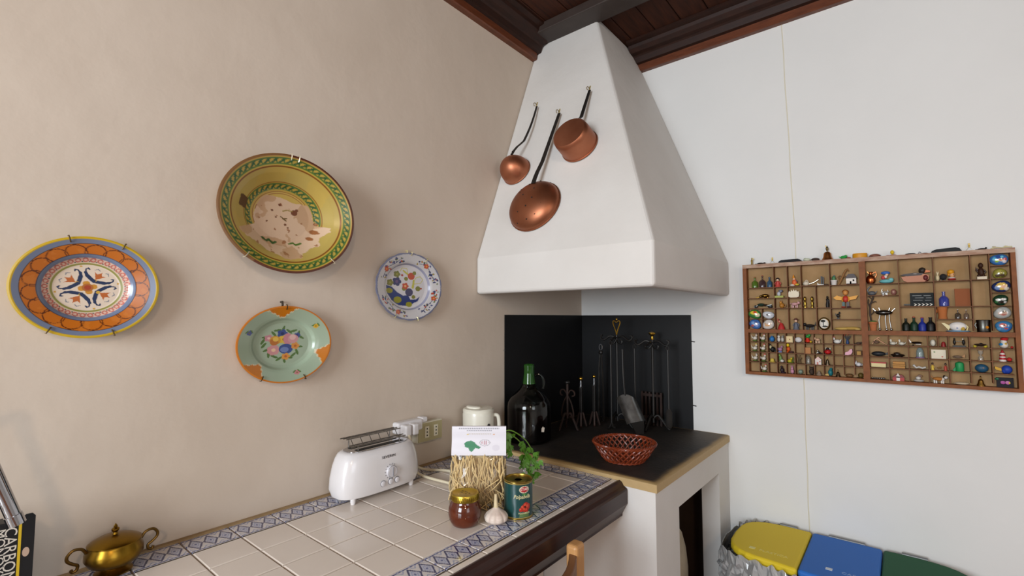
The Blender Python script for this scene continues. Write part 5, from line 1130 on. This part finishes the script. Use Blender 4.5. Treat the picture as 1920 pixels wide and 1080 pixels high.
# --- upper right block
I('A', 1715, 612, 'copper_pitcher', 'shiny copper pitcher with a tall handle', 'pitcher', [Lp('body', 'm#a85a30', [(30, 0), (46, 6), (64, 46), (52, 88), (26, 112), (24, 136), (34, 152)], -8), Tb('handle', 'm#8a4a2a', [(14, 130), (60, 150), (66, 110), (48, 80)], 6), Pg('spout', 'm#a85a30', [(-30, 132), (-52, 156), (-24, 150)], 10)])
I('B', 148, 604, 'slipper_figure', 'figure with a blue cap sitting on a teal slipper', 'figurine', [S('slipper', '#6ab0b4', 0, 28, 94, 27), S('slipper', '#7ac0c2', 60, 46, 36, 24), S('body', '#c04a4a', -36, 76, 30, 26), S('body', '#d8d0c8', -8, 84, 24, 22), S('head', '#e0b89c', 10, 112, 22, 20), S('cap', '#2f62b0', -6, 134, 60, 22, 24)])
I('A', 1715, 768, 'swan_figure', 'grey glass swan with a curved neck', 'figurine', [S('body', '#5a5c60', 6, 28, 54, 28), Tb('neck', '#5a5c60', [(-34, 34), (-50, 70), (-30, 98), (-12, 112)], 10), S('head', '#5a5c60', -6, 112, 15, 9), Pg('tail', '#4a4c50', [(40, 36), (76, 60), (56, 20)], 10)])
I('A', 1862, 766, 'glass_bird', 'tiny clear glass bird next to the grey swan', 'figurine', [S('body', 'g#c8c8c4', 0, 24, 24, 20), Tb('neck', 'g#d8d8d4', [(-10, 36), (-14, 66), (-8, 78)], 6)])
I('B', 130, 766, 'glass_animal', 'tiny clear glass animal beside a brown shell', 'figurine', beast('g#c4bfb8', 100, 66))
I('B', 242, 764, 'ring_shell', 'brown ringed shell standing on edge', 'shell', [S('shell', '#7a4a40', 0, 38, 38, 38, 10), S('spiral', '#b08a78', -2, 40, 20, 20, 13)])
I('A', 1738, 1208, 'clay_pot_tree', 'bare dark twig tree in a terracotta pot with moss', 'potted tree', [Lp('pot', 'r#a86238', [(40, 0), (50, 84), (62, 88), (62, 112), (52, 112)]), S('moss', 'r#3a6a2c', 0, 114, 50, 14), Tb('trunk', 'r#3c3028', [(-20, 110), (-34, 220), (-24, 330), (10, 400), (24, 460)], 12), Tb('branch', 'r#3c3028', [(-28, 280), (-50, 350), (-44, 400)], 8), Tb('branch', 'r#3c3028', [(-10, 350), (40, 370), (56, 360)], 8), Tb('branch', 'r#3c3028', [(0, 400), (-36, 430), (-20, 470)], 7), Tb('branch', 'r#3c3028', [(-30, 190), (10, 230), (16, 260)], 7)])
I('D', 128, 272, 'cutlery_insect', 'silver insect made of spoons and forks on three long legs', 'figurine', [S('body', 'm#4a4846', 0, 230, 110, 34), S('head', 'm#8a8886', -84, 240, 36, 16)]+[Tb('leg', 'm#5a5856', [(x, 210), (x*1.15-10, 140), (x*1.25, 20)], 7) for x in (-50, 20, 66)]+[S('foot', 'm#b8b6b2', x*1.25, 19, 17, 18) for x in (-50, 20, 66)]+[Tb('antenna', 'm#8a8886', [(x, 236), (x*1.3, 262), (x*1.55, 300-abs(x)*.2)], 7) for x in (-90, -40, 50, 90)])
I('B', 515, 600, 'duck_decoy', 'painted wooden duck decoy with an orange bill', 'figurine', [Pg('body', '#b0704e', [(-180, 70), (-150, 20), (-100, 0), (110, 0), (165, 30), (172, 80), (120, 100), (-60, 84)], 28), S('breast', '#5a1c20', 130, 50, 46, 48, 42), Pg('back', '#33241f', [(-190, 92), (-100, 76), (80, 84), (110, 108), (-10, 118), (-150, 104)], 33), S('stripe', '#d8ccc0', 0, 104, 60, 9, 38), S('head', '#2c241f', 92, 142, 48, 42), Pg('bill', '#d0733a', [(120, 152), (190, 136), (192, 120), (112, 112)], 22), S('eye', '#e8e0d0', 104, 156, 7, 7, 44)])
I('B', 600, 908, 'clapperboard', 'black film clapperboard with white chevrons', 'clapperboard', [B('board', 'r#1c2224', 0, 36, 300, 132, 10), B('clapper', 'r#1c2022', 0, 4, 300, 34, 14), B('arm', '#1c2022', -190, 14, 90, 14, 10)]+[Pg('chevron', '#e0dccf', [(x, 34), (x+26, 20), (x, 6), (x-16, 6), (x+8, 20), (x-16, 34)], 16) for x in (-90, -40, 10, 60, 110)]+[B('chalk_line', '#8c9090', x, z, w, 5, 11) for x, z, w in ((-60, 132, 120), (70, 130, 90), (-30, 104, 110), (90, 102, 70), (-50, 74, 120), (80, 72, 80))])
I('B', 797, 582, 'cream_cat', 'slim cream cat figure sitting', 'figurine', [S('body', '#cfbf98', 0, 40, 28, 42), S('head', '#d6c8a4', 2, 92, 18, 18), Pg('ear', '#cfbf98', [(-12, 100), (-8, 124), (2, 106)], 6), Pg('ear', '#cfbf98', [(6, 106), (14, 124), (18, 98)], 6)])
I('B', 868, 580, 'sheep_figure', 'round black sheep figure beside the cream cat', 'figurine', [S('fleece', 'r#1c1a1c', 0, 50, 46, 40), S('head', 'r#2a2626', 34, 62, 16, 18)]+[B('leg', '#3a3430', x, 0, 9, 20, 5) for x in (-22, 22)])
I('B', 977, 578, 'clown_figure', 'clown bust with orange curly hair and a red collar', 'figurine', [S('collar', '#a02a24', 0, 16, 56, 15), S('collar', '#d8d4cc', 0, 34, 50, 13), S('face', '#d0a070', 4, 74, 36, 36), S('hair', '#d8961c', -10, 110, 48, 32), S('hair', '#c8801c', -38, 84, 18, 26), S('nose', '#8a3a1c', 20, 72, 9, 9, 40)])
I('B', 1350, 566, 'dark_idol', 'dark brown seated idol figure on a cream base', 'figurine', [B('base', '#cfc0a8', 6, 0, 124, 34, 40), S('body', '#3a2218', 0, 92, 44, 60), S('head', '#3a2218', 0, 178, 34, 34), Tb('arm', '#3a2218', [(-36, 120), (-66, 150), (-60, 120), (-30, 90)], 13), Tb('arm', '#3a2218', [(36, 120), (60, 96), (28, 70)], 13), S('leg', '#3a2218', -28, 48, 26, 18), S('leg', '#3a2218', 28, 48, 26, 18)])
I('B', 880, 906, 'toy_bottle', 'large cobalt blue glass bottle standing alone', 'bottle', bottle('g#2440a8', 132, 186, None, .28))
I('B', 1117, 900, 'wooden_slab', 'plain reddish brown wooden board standing in a cell', 'board', [B('board', 'r#8a4f2c', 0, 0, 196, 222, 12)])
I('D', 862, 126, 'terracotta_cup', 'terracotta coloured ribbed cup', 'cup', [Lp('cup', 'r#a8622f', [(58, 0), (62, 10), (54, 40), (64, 110), (72, 150), (64, 150)]), S('ear', 'r#a8622f', -72, 100, 12, 26)])
I('D', 1055, 122, 'toy_bottle', 'small smoky grey glass bottle next to a terracotta cup', 'bottle', bottle('g#3a3430', 82, 112, '#c9c4bc', .2))
I('D', 1162, 122, 'toy_bottle', 'small pale brown glass bottle beside the smoky one', 'bottle', bottle('g#7a6658', 70, 108, '#d0c8bc', .2))
for u, w, h, c, st, lab in ((400, 98, 160, '#14180f', None, 'pear shaped black bottle first in the row of four dark bottles'), (502, 100, 172, '#12301f', '#a03a2a', 'dark green bottle with a red stopper in the row of four'), (606, 104, 166, '#1c2c86', '#8a3a4a', 'deep blue bottle in the row of four dark bottles'), (711, 118, 178, '#111114', None, 'broad black bottle last in the row of four dark bottles')):
    I('D', u, 268, 'toy_bottle', lab, 'bottle', bottle(c, w, h, st, .3), group='row of four dark bottles')
I('D', 1045, 272, 'porcelain_bird_dish', 'white porcelain bird shaped dish on a blue base', 'ornament', [S('base', '#7aa0c0', 10, 8, 160, 12), S('body', '#ddd9d4', 10, 68, 118, 58), Pg('tail', '#d8cc9c', [(-110, 20), (-200, 112), (-160, 110), (-80, 70)], 20), S('wing', '#c9a848', 68, 40, 34, 30, 56), Tb('handle', '#d8c88a', [(110, 90), (138, 60), (120, 14)], 11), S('flower', '#8a9ac8', 0, 48, 22, 14, 58)])
I('D', 1382, 270, 'metal_mug', 'dented steel mug with an orange disc', 'mug', [Lp('mug', 'm#5a5a56', [(84, 0), (90, 8), (88, 60), (94, 140), (98, 152), (88, 156)]), S('disc', '#d8861c', 38, 62, 30, 28, 100), Tb('handle', 'm#6a6a66', [(-88, 120), (-112, 90), (-90, 50)], 7)])
# --- lower left grid
def gb(c, u, row):     # base v of the grid row at u
    t = (u-180)/1425; return (413, 545, 662, 800)[row]+(33, 37, 70, 50)[row]*t if c == 'C' else (458, 608, 745, 890)[row]+(40, 52, 73, 80)[row]*(u+65)/1835
def G(c, u, row, *a, **k): return I(c, u, gb(c, u, row), *a, **k)
def rooster(u, row, comb, lab):
    G('C', u, row, 'rooster_figure', lab, 'figurine', [S('body', '#d6d0c4', 4, 42, 30, 22), Pg('tail', '#c8c0b0', [(-20, 46), (-44, 84), (-34, 34)], 8), S('head', '#d6d0c4', -24+44, 76, 13, 15), Pg('comb', comb, [(8, 84), (6, 104), (18, 96), (26, 106), (30, 84)], 5), Pg('beak', '#c8862a', [(32, 78), (44, 72), (32, 70)], 4), S('base', '#5f7a3a', 0, 9, 30, 9), Tb('leg', '#b8862a', [(0, 10), (0, 26)], 4)], group='white rooster figures')
for u, row, comb, lab in ((240, 0, '#8a5a4a', 'small white rooster with a brown comb right under the wide rail'), (340, 0, '#a8442c', 'small white rooster with a rust comb beside the round blue pot'), (240, 1, '#c9a838', 'small white rooster with a yellow comb against the tray frame'), (342, 1, '#b0342c', 'small white rooster with a red comb beside the black penguin'), (244, 2, '#9a8a80', 'small white rooster with a grey comb above the empty corner cell'), (350, 2, '#c02a24', 'small white rooster with a scarlet comb beside the yellow straw hat'), (360, 3, '#b83a2c', 'small white rooster with a red comb standing on the bottom rail')):
    rooster(u, row, comb, lab)
G('C', 458, 0, 'blue_ball', 'round blue glazed pot', 'ornament', [S('pot', '#2f72b0', 0, 36, 34, 34), Lp('rim', '#2a5a90', [(16, 64), (18, 76), (12, 76)])])
G('C', 567, 0, 'pair_of_dogs', 'two white and grey puppies joined side by side', 'figurine', [S('body', '#cfcac2', -24, 32, 22, 30), S('body', '#bdb8b0', 24, 32, 22, 30), S('head', '#d8d4cc', -24, 70, 18, 16), S('head', '#8a8680', 24, 68, 18, 16), Pg('ear', '#5a5650', [(-38, 78), (-36, 96), (-26, 84)], 5), Pg('ear', '#5a5650', [(28, 80), (38, 94), (40, 74)], 5)])
G('C', 680, 0, 'picture_block', 'cream block with a small painted picture', 'ornament', [B('block', '#d8c08c', 0, 0, 86, 78, 20), S('picture', '#8a5a34', 4, 38, 20, 18, 23)])
G('C', 790, 0, 'painted_stone', 'small oval white stone with grey lettering like marks', 'pebble', [S('stone', '#cdc9c8', 0, 36, 46, 34, 20), Tb('mark', '#6a6a72', [(-20, 34), (-6, 42), (4, 30), (18, 40)], 3)])
G('C', 917, 0, 'boots_with_holly', 'red boots with green leaves and a yellow toe', 'ornament', [S('boot', '#c8301f', -8, 24, 34, 22), S('boot', '#c8301f', -10, 48, 24, 20), S('toe', '#d8b030', 30, 16, 18, 14), S('leaf', '#2f8a3c', -6, 82, 28, 22), S('leaf', '#3f9a44', 14, 96, 16, 16)])
G('C', 1035, 0, 'cream_elephant', 'cream elephant figure with a raised trunk', 'figurine', beast('#cfa888', 92, 80, s=-1)+[Tb('trunk', '#cfa888', [(-42, 50), (-52, 30), (-46, 16)], 6)])
G('C', 1280, 0, 'white_hen', 'white hen sitting with a red comb', 'figurine', [S('body', '#d8d6d0', 4, 28, 50, 27), S('head', '#d8d6d0', -38, 62, 15, 18), Pg('tail', '#d8d6d0', [(34, 36), (58, 64), (50, 24)], 12), Pg('comb', '#b03028', [(-48, 76), (-46, 92), (-36, 84), (-28, 92), (-28, 74)], 5)])
G('C', 1412, 0, 'blue_flower_vase', 'dark blue vase holding a spiky dark plant', 'vase', [Lp('vase', '#23406e', [(16, 0), (22, 20), (14, 44), (18, 52)])]+[Tb('leaf', 'r#3a4048', [(0, 48), (x*.6, 74), (x, 104)], 5) for x in (-38, -18, 4, 24, 42)]+[S('bloom', '#b04030', -34, 112, 9, 8), S('bloom', '#a03a34', 8, 118, 9, 8)])
G('C', 1550, 0, 'brown_lizard', 'brown lizard lying in the end cell', 'figurine', [S('body', 'r#5a4438', 0, 14, 34, 14), S('head', 'r#5a4438', 34, 22, 14, 10), Tb('tail', 'r#5a4438', [(-28, 10), (-50, 14), (-56, 4)], 5)])
G('C', 450, 1, 'penguin_figure', 'black penguin with a cream belly leaning sideways', 'figurine', [S('body', '#1c1c1c', 14, 36, 34, 34), S('belly', '#cfc8a0', -8, 62, 16, 24, 36), S('head', '#23231f', -18, 86, 16, 16), Tb('wing', '#1c1c1c', [(30, 50), (50, 24), (44, 8)], 7)])
G('C', 562, 1, 'violet_bird', 'violet and pink bird figure', 'figurine', bird('#a87a98', '#5a6aa0', '#c9883a', 84, 92))
G('C', 665, 1, 'duckling_figure', 'yellow duckling in an orange coat with boots', 'figurine', [S('coat', '#c8541f', 0, 46, 26, 30), S('head', '#e0c024', -6, 96, 20, 22), S('boot', '#c8541f', -14, 10, 18, 10), S('boot', '#5a3a3a', 36, 12, 30, 12), Pg('beak', '#d87a1c', [(-24, 98), (-38, 90), (-22, 86)], 5)])
G('C', 908, 1, 'amber_block', 'square amber coloured block', 'ornament', [B('block', '#a8681f', 0, 0, 84, 76, 22)])
G('C', 1040, 1, 'silver_key_charm', 'tiny silver and black charm', 'charm', [S('bead', 'm#c0c0bc', -6, 36, 14, 16), S('bead', '#23201f', 14, 16, 14, 15), S('bead', 'm#a0a09c', 38, 10, 12, 10), Tb('link', 'm#8a8a88', [(-20, 8), (0, 20), (24, 16)], 5)])
G('C', 1163, 1, 'red_beetle', 'shiny red and black ladybird toy', 'toy', [S('shell', '#b81f22', 0, 30, 46, 30), S('head', '#1c1a1c', 0, 66, 24, 18), S('eye', '#e0e0dc', 30, 72, 9, 12), S('eye', '#e0e0dc', -20, 76, 8, 10), S('spot', '#1c1a1c', -16, 40, 9, 9, 44), S('spot', '#1c1a1c', 18, 36, 9, 9, 44)])
G('C', 1428, 1, 'pink_quartz', 'chunk of pale pink quartz', 'stone', [Pg('crystal', '#d8a0b0', [(-50, 4), (-40, 36), (-6, 46), (20, 74), (46, 80), (50, 40), (30, 12), (-10, 0)], 24)])
G('C', 1560, 1, 'wooden_box', 'small brown wooden box with a lighter front', 'box', [B('box', 'r#5a3c22', 0, 0, 78, 62, 26), B('front', 'r#b08a4c', -2, 8, 50, 46, 30)])
G('C', 460, 2, 'yellow_hat', 'little yellow straw hat', 'hat', [Lp('brim', 'r#b8a03c', [(42, 0), (42, 6), (26, 10)]), Lp('crown', 'r#c9b048', [(28, 8), (26, 36), (16, 46), (2, 46)])])
G('C', 575, 2, 'parrot_figure', 'green and white parrot figure', 'figurine', [S('body', '#6a8a4a', -10, 52, 20, 40), S('belly', '#d8d4cc', 10, 22, 26, 18), S('head', '#7a9a4c', -20, 92, 15, 14), Pg('wing', '#3a4a3c', [(-10, 80), (34, 20), (44, 8), (10, 30)], 9)])
G('C', 693, 2, 'yellow_chick', 'yellow chick beside a green sprig', 'figurine', [S('body', '#b8a82c', -12, 26, 30, 24), S('head', '#c8b634', 10, 56, 15, 15), Tb('sprig', 'r#5a7a34', [(20, 4), (34, 40), (30, 80)], 5), S('base', '#7a8a34', 0, 8, 44, 8)])
G('C', 802, 2, 'twig_bundle', 'small bundle of dark twigs', 'twigs', [Tb('twig', 'r#4a3c28', [(-20, 0), (-10, 50), (-24, 104)], 5), Tb('twig', 'r#5a4a30', [(6, 0), (4, 60), (12, 108)], 5), Tb('twig', 'r#4a3c28', [(24, 0), (14, 40), (30, 70)], 4), Tb('twig', 'r#5a4a30', [(-6, 30), (22, 60), (26, 80)], 4)])
G('C', 917, 2, 'glass_arch', 'small clear glass dome', 'ornament', [Lp('dome', 'g#8a8478', [(34, 0), (34, 50), (28, 84), (12, 104), (1, 108)])])
G('C', 1045, 2, 'toy_house', 'white toy house with a pink roof edge', 'toy house', [B('wall', '#d6cdc6', 0, 0, 78, 66, 24), Pg('roof', '#d8b8b0', [(-46, 62), (0, 100), (46, 62)], 26), B('door', '#b86a5a', -8, 0, 20, 32, 26), B('window', '#b86a5a', 22, 30, 16, 16, 26)])
G('C', 1158, 2, 'small_bell', 'tiny grey metal bell with a pointed handle', 'bell', bell('m#7a7060', 62, 104, 'm#a88a4a'))
G('C', 1550, 2, 'white_mouse', 'white porcelain mouse with round ears', 'figurine', [S('body', '#d3d2d4', 4, 28, 38, 26), S('head', '#d3d2d4', -28, 40, 20, 18), S('ear', '#c0b4b4', -26, 62, 9, 12), Tb('tail', '#d3d2d4', [(36, 14), (50, 20), (44, 40)], 4)])
G('C', 585, 3, 'toucan_figure', 'dark toucan with a golden bill', 'figurine', [S('body', '#2c2026', 0, 36, 26, 34), S('head', '#2c2026', -6, 78, 16, 16), Pg('bill', '#d0a03a', [(-4, 66), (16, 46), (24, 30), (2, 48)], 10), S('base', '#3a2a34', 14, 8, 34, 10)])
G('C', 715, 3, 'pink_rabbit', 'pink rabbit figure with tall ears', 'figurine', [S('body', '#c088a0', 0, 30, 26, 30), S('head', '#c890a8', -2, 66, 18, 16), Tb('ear', '#c088a0', [(-8, 76), (-14, 104)], 6), Tb('ear', '#c088a0', [(6, 76), (8, 104)], 6)])
G('C', 818, 3, 'glass_ball', 'greenish clear glass ball', 'glass ball', [S('ball', 'g#8aa090', 0, 32, 32, 32), S('base', '#4a4a42', 0, 5, 18, 5)])
G('C', 958, 3, 'brown_owl', 'dark brown carved owl', 'figurine', [S('body', 'r#3a2a20', 0, 40, 34, 40), S('head', 'r#3a2a20', 0, 82, 28, 22), Pg('ear', 'r#3a2a20', [(-26, 92), (-26, 112), (-10, 98)], 8), Pg('ear', 'r#3a2a20', [(10, 98), (26, 112), (26, 92)], 8), S('eye', '#b8963c', -10, 84, 6, 6, 30), S('eye', '#b8963c', 10, 84, 6, 6, 30)])
G('C', 1052, 3, 'seashell', 'small grey brown spiral seashell', 'shell', [Lp('shell', '#8a7868', [(30, 0), (34, 14), (22, 28), (24, 36), (12, 48), (2, 66)])])
G('C', 1180, 3, 'teal_bird', 'teal glazed bird with a yellow tail', 'figurine', [S('body', '#1f7078', 18, 46, 32, 42), S('head', '#1f7078', 26, 92, 20, 16), Pg('tail', '#c09a4a', [(-10, 30), (-50, 22), (-46, 6), (0, 4)], 10)])
G('C', 1292, 3, 'small_bell', 'tiny dark bronze bell with a knob', 'bell', bell('m#5a4a38', 66, 92, 'm#8a7a5a'))
G('C', 1436, 3, 'brown_cowrie', 'brown cowrie shell lying flat', 'shell', [S('shell', '#6a4a2c', 0, 24, 52, 24), S('lip', '#a08058', 4, 12, 40, 8, 26)])
G('C', 1576, 3, 'olive_snail', 'olive snail shell in the corner cell', 'shell', [S('shell', '#5a4a1f', 4, 34, 36, 34), S('spiral', '#7a6a30', 0, 38, 20, 19, 34), S('foot', '#4a3a20', -14, 7, 36, 7)])
# --- lower right grid
G('D', 62, 0, 'wire_bird', 'brown bent wire bird', 'figurine', [Tb('wire', 'm#6a4a3a', [(-90, 10), (-60, 60), (-30, 80), (10, 50), (60, 20), (90, 6)], 5), Tb('wire', 'm#6a4a3a', [(-30, 80), (-10, 96), (14, 84)], 5), S('body', 'r#6a5040', -40, 34, 40, 20)])
for u, lab in ((232, 'small white duck with a yellow wing next to the bent wire bird'), (342, 'small white duck with a yellow wing next to the toy aeroplane')):
    G('D', u, 0, 'white_duck', lab, 'figurine', [S('body', '#d3cfc0', 0, 24, 42, 22), S('head', '#d8d4c8', -26, 62, 15, 15), Tb('neck', '#d8d4c8', [(-22, 34), (-26, 60)], 10), S('wing', '#b8b034', 6, 32, 22, 12, 26), Pg('bill', '#d08a2a', [(-38, 64), (-52, 58), (-38, 54)], 6), Pg('tail', '#d3cfc0', [(34, 28), (54, 44), (44, 16)], 8)], group='pair of white ducks')
G('D', 530, 0, 'toy_plane', 'small grey metal toy aeroplane', 'toy', [S('fuselage', 'm#6a6460', 4, 40, 70, 16), Pg('wing', 'm#5a5450', [(-20, 40), (30, 44), (60, 16), (-10, 20)], 10), Pg('tail', 'm#6a6460', [(-60, 44), (-96, 84), (-80, 40)], 6), S('wheel', '#2a2624', -44, 9, 11, 9)])
G('D', 740, 0, 'white_egg', 'smooth white stone egg', 'egg', [S('egg', '#d0ccbc', 0, 44, 38, 43)])
G('D', 872, 0, 'red_thimble', 'small dark red thimble', 'thimble', [Lp('thimble', '#8a2020', [(32, 0), (32, 8), (26, 44), (18, 58), (2, 62)])])
G('D', 1070, 0, 'twin_figure', 'two black figures facing each other on one dark base', 'figurine', [B('base', '#2f2a24', 0, 0, 160, 22, 24), S('body', '#1f1c1a', -58, 62, 20, 36), S('body', '#1f1c1a', 58, 62, 20, 36), S('head', '#1f1c1a', -56, 102, 13, 13), S('head', '#d0ccc0', 50, 100, 11, 14), Tb('bar', 'm#5a564c', [(-40, 72), (40, 72)], 5)])
G('D', 1338, 0, 'toy_racing_car', 'silver toy racing car with yellow wheels', 'toy car', [S('body', 'm#b0b4b4', 0, 36, 84, 18), S('cockpit', '#23282a', 10, 48, 26, 14), S('wheel', '#b8a428', -68, 18, 24, 18, 14), S('wheel', '#b8a428', 66, 18, 26, 18, 14)])
G('D', 1638, 0, 'snowman_duck', 'white bird in a red hat and blue scarf', 'figurine', [S('body', '#d6d0c4', 0, 42, 60, 42), S('scarf', '#3a8ac0', -30, 50, 36, 22, 50), S('bill', '#d8b42a', 18, 58, 24, 16, 62), S('head', '#d8d4cc', 0, 86, 46, 26), S('hat', '#b82a2a', 8, 116, 52, 24), S('hat', '#c03a34', 40, 128, 22, 14), S('pompom', '#b82a2a', 100, 16, 20, 14)])
G('D', 52, 1, 'black_whale', 'black torpedo shaped whale', 'figurine', [S('body', '#23262a', 0, 34, 92, 30), Pg('fluke', '#23262a', [(80, 36), (116, 56), (110, 20)], 14)])
G('D', 292, 1, 'silver_car', 'small silver toy saloon car', 'toy car', [S('body', 'm#7a7a78', 0, 26, 92, 20), S('cabin', 'm#9a9a9a', -8, 46, 44, 18), S('wheel', '#1f1c1a', -50, 13, 16, 13, 20), S('wheel', '#1f1c1a', 52, 13, 16, 13, 20)])
G('D', 577, 1, 'glass_dome', 'shiny glass thimble dome with a purple base', 'ornament', [Lp('dome', 'g#8aa0a0', [(52, 10), (52, 60), (44, 100), (26, 126), (2, 132)]), Lp('base', '#7a6080', [(60, 0), (60, 12), (48, 16)])])
G('D', 812, 1, 'tiny_postcard', 'cream postcard with a green stamp and a red mark', 'postcard', [B('card', '#d8cfb8', 0, 0, 184, 114, 4), S('stamp', '#6a8a5a', -52, 84, 22, 14, 5), S('mark', '#b83a2c', 46, 26, 22, 13, 5)])
G('D', 1060, 1, 'glass_fish', 'clear and brown glass fish', 'figurine', [S('body', 'g#8a7868', -10, 34, 66, 20), Pg('tail', '#a87a48', [(40, 40), (90, 70), (84, 26)], 8), S('eye', 'm#c8c8c4', -50, 40, 9, 9, 24)])
G('D', 1345, 1, 'hourglass', 'small hourglass with pale sand', 'hourglass', [Lp('glass', 'g#b0a898', [(34, 6), (34, 40), (10, 66), (34, 94), (34, 122)]), Lp('cap', '#a0866a', [(40, 0), (40, 8), (30, 10)]), Lp('cap', '#a0866a', [(36, 120), (40, 124), (40, 132), (2, 132)])])
G('D', 1622, 1, 'toy_lighthouse', 'red and white striped lighthouse beside a red ball', 'lighthouse', [Lp('tower', '#d8d2cc', [(48, 0), (44, 30), (36, 80), (28, 106)]), Lp('stripe', '#a8242a', [(47.5, 22), (43, 48), (43, 48.2)]), Lp('stripe', '#a8242a', [(41, 62), (37.5, 86), (37.5, 86.2)]), Lp('lamp', '#a8242a', [(34, 106), (34, 112), (20, 116), (16, 132), (2, 146)]), S('ball', '#b82a26', 84, 26, 36, 26)])
G('D', 52, 2, 'ruler_book', 'cream and red striped ruler box', 'box', [B('box', '#d0c28c', 0, 4, 184, 46, 24), B('stripe', '#a82c28', 0, 50, 196, 16, 24)])
G('D', 310, 2, 'wooden_crate', 'small pale wooden crate with notched ends', 'crate', [B('plank', 'r#b8864a', 0, 2, 150, 24, 28), B('plank', 'r#a87a42', 0, 30, 158, 24, 28), B('plank', 'r#b8864a', 0, 58, 150, 26, 28)])
G('D', 580, 2, 'porcelain_ornament', 'white wavy porcelain ornament lying flat in a cell', 'figurine', [Tb('body', '#c4c2bc', [(-80, 40), (-50, 18), (-16, 30), (24, 16), (70, 30)], 15), S('head', '#c4c2bc', -80, 44, 20, 15)])
for u, c, c2, lab in ((735, '#d8b848', '#2c2622', 'tiny king figure with a black beard and yellow robe'), (900, '#b84a3a', '#2c2622', 'tiny king figure with a dark crown and red robe')):
    G('D', u, 2, 'king_figure', lab, 'figurine', person(c, '#6a4a3a', c2, 56, 98))
G('D', 815, 2, 'tiny_donkey', 'tiny brown donkey between two king figures', 'figurine', beast('#8a6a3c', 60, 54))
G('D', 1078, 2, 'green_pot', 'bright green lidded pot with a spout', 'pot', [Lp('pot', '#1f8a4c', [(50, 0), (58, 14), (58, 90), (50, 110), (30, 116), (2, 124)]), Pg('spout', '#1f8a4c', [(-50, 60), (-92, 12), (-70, 0), (-40, 10)], 14)])
G('D', 1358, 2, 'painted_egg', 'dark blue painted egg lying down', 'egg', [S('egg', '#1f4a66', 0, 54, 88, 54, 40), S('motif', '#a8886a', 14, 60, 30, 18, 42)])
G('D', 1665, 2, 'visor_hat', 'blue toy cap with a yellow visor', 'toy hat', [S('crown', '#1f3fa0', 12, 54, 72, 54), S('crown', '#2a4cb0', -20, 40, 40, 38), Pg('visor', '#c89a1c', [(-60, 66), (-140, 88), (-144, 66), (-130, 48), (-60, 34)], 22)])
G('D', 60, 3, 'silver_beads', 'row of silver beads on a string', 'beads', [S('bead', 'm#9a9a96', x, 14, 14, 13) for x in (-86, -56, -28, 2, 30, 58)]+[Tb('string', '#5a5048', [(-90, 8), (0, 6), (84, 12)], 3)])
G('D', 303, 3, 'red_cottage', 'red and white timber cottage', 'toy house', [B('wall', '#a82e2c', 0, 0, 146, 40, 26), B('gable', '#d8d2cc', -4, 0, 44, 56, 28), Pg('roof', '#7a2a28', [(-80, 38), (-30, 76), (50, 76), (80, 38)], 28), Pg('gable_roof', '#d0cac4', [(-30, 54), (-4, 96), (22, 54)], 30)])
G('D', 560, 3, 'gull_on_rock', 'white and brown gull on a pale rock', 'figurine', [S('rock', '#b8b4ac', 0, 16, 72, 16), S('body', '#d2cec8', -6, 50, 36, 20), Pg('wing', '#6a4a38', [(-30, 50), (-6, 88), (30, 92), (24, 60)], 12), S('head', '#8a6a50', 34, 76, 15, 13)])
G('D', 822, 3, 'beagle_figure', 'brown white and black beagle dog', 'figurine', [S('body', '#b8783a', -16, 54, 72, 24), S('chest', '#d6d0c8', 36, 50, 32, 24)]+[B('leg', '#d6d0c8', x, 0, 18, 40, 10) for x in (-66, -40, 26, 48)]+[S('head', '#d6d0c8', 82, 76, 30, 18), S('ear', '#2a201c', 62, 82, 18, 24), Tb('tail', '#b8783a', [(-84, 60), (-104, 90)], 6)])
G('D', 1102, 3, 'ivory_pen', 'ivory coloured bullet shaped pen lying down', 'pen', [S('barrel', '#cfc0a4', 0, 16, 100, 16), B('band', '#a8906a', 40, 0, 12, 33, 16), S('tip', '#b8a888', -92, 14, 18, 8)])
G('D', 1345, 3, 'brass_hand_bell', 'brass hand bell with a short knob in the bottom row', 'bell', bell('m#a88444', 124, 128, 'm#8a6a34'))
G('D', 1652, 3, 'flower_tile', 'dark tile painted with a purple orchid', 'tile', [B('tile', 'r#1c1c22', 0, 0, 216, 124, 12), S('petal', '#a04a90', -28, 62, 52, 34, 16), S('petal', '#b86aa0', 34, 62, 50, 36, 16), S('centre', '#d8b83a', 54, 60, 18, 18, 20), S('leaf', '#1f6a4a', -96, 104, 30, 18, 16)])
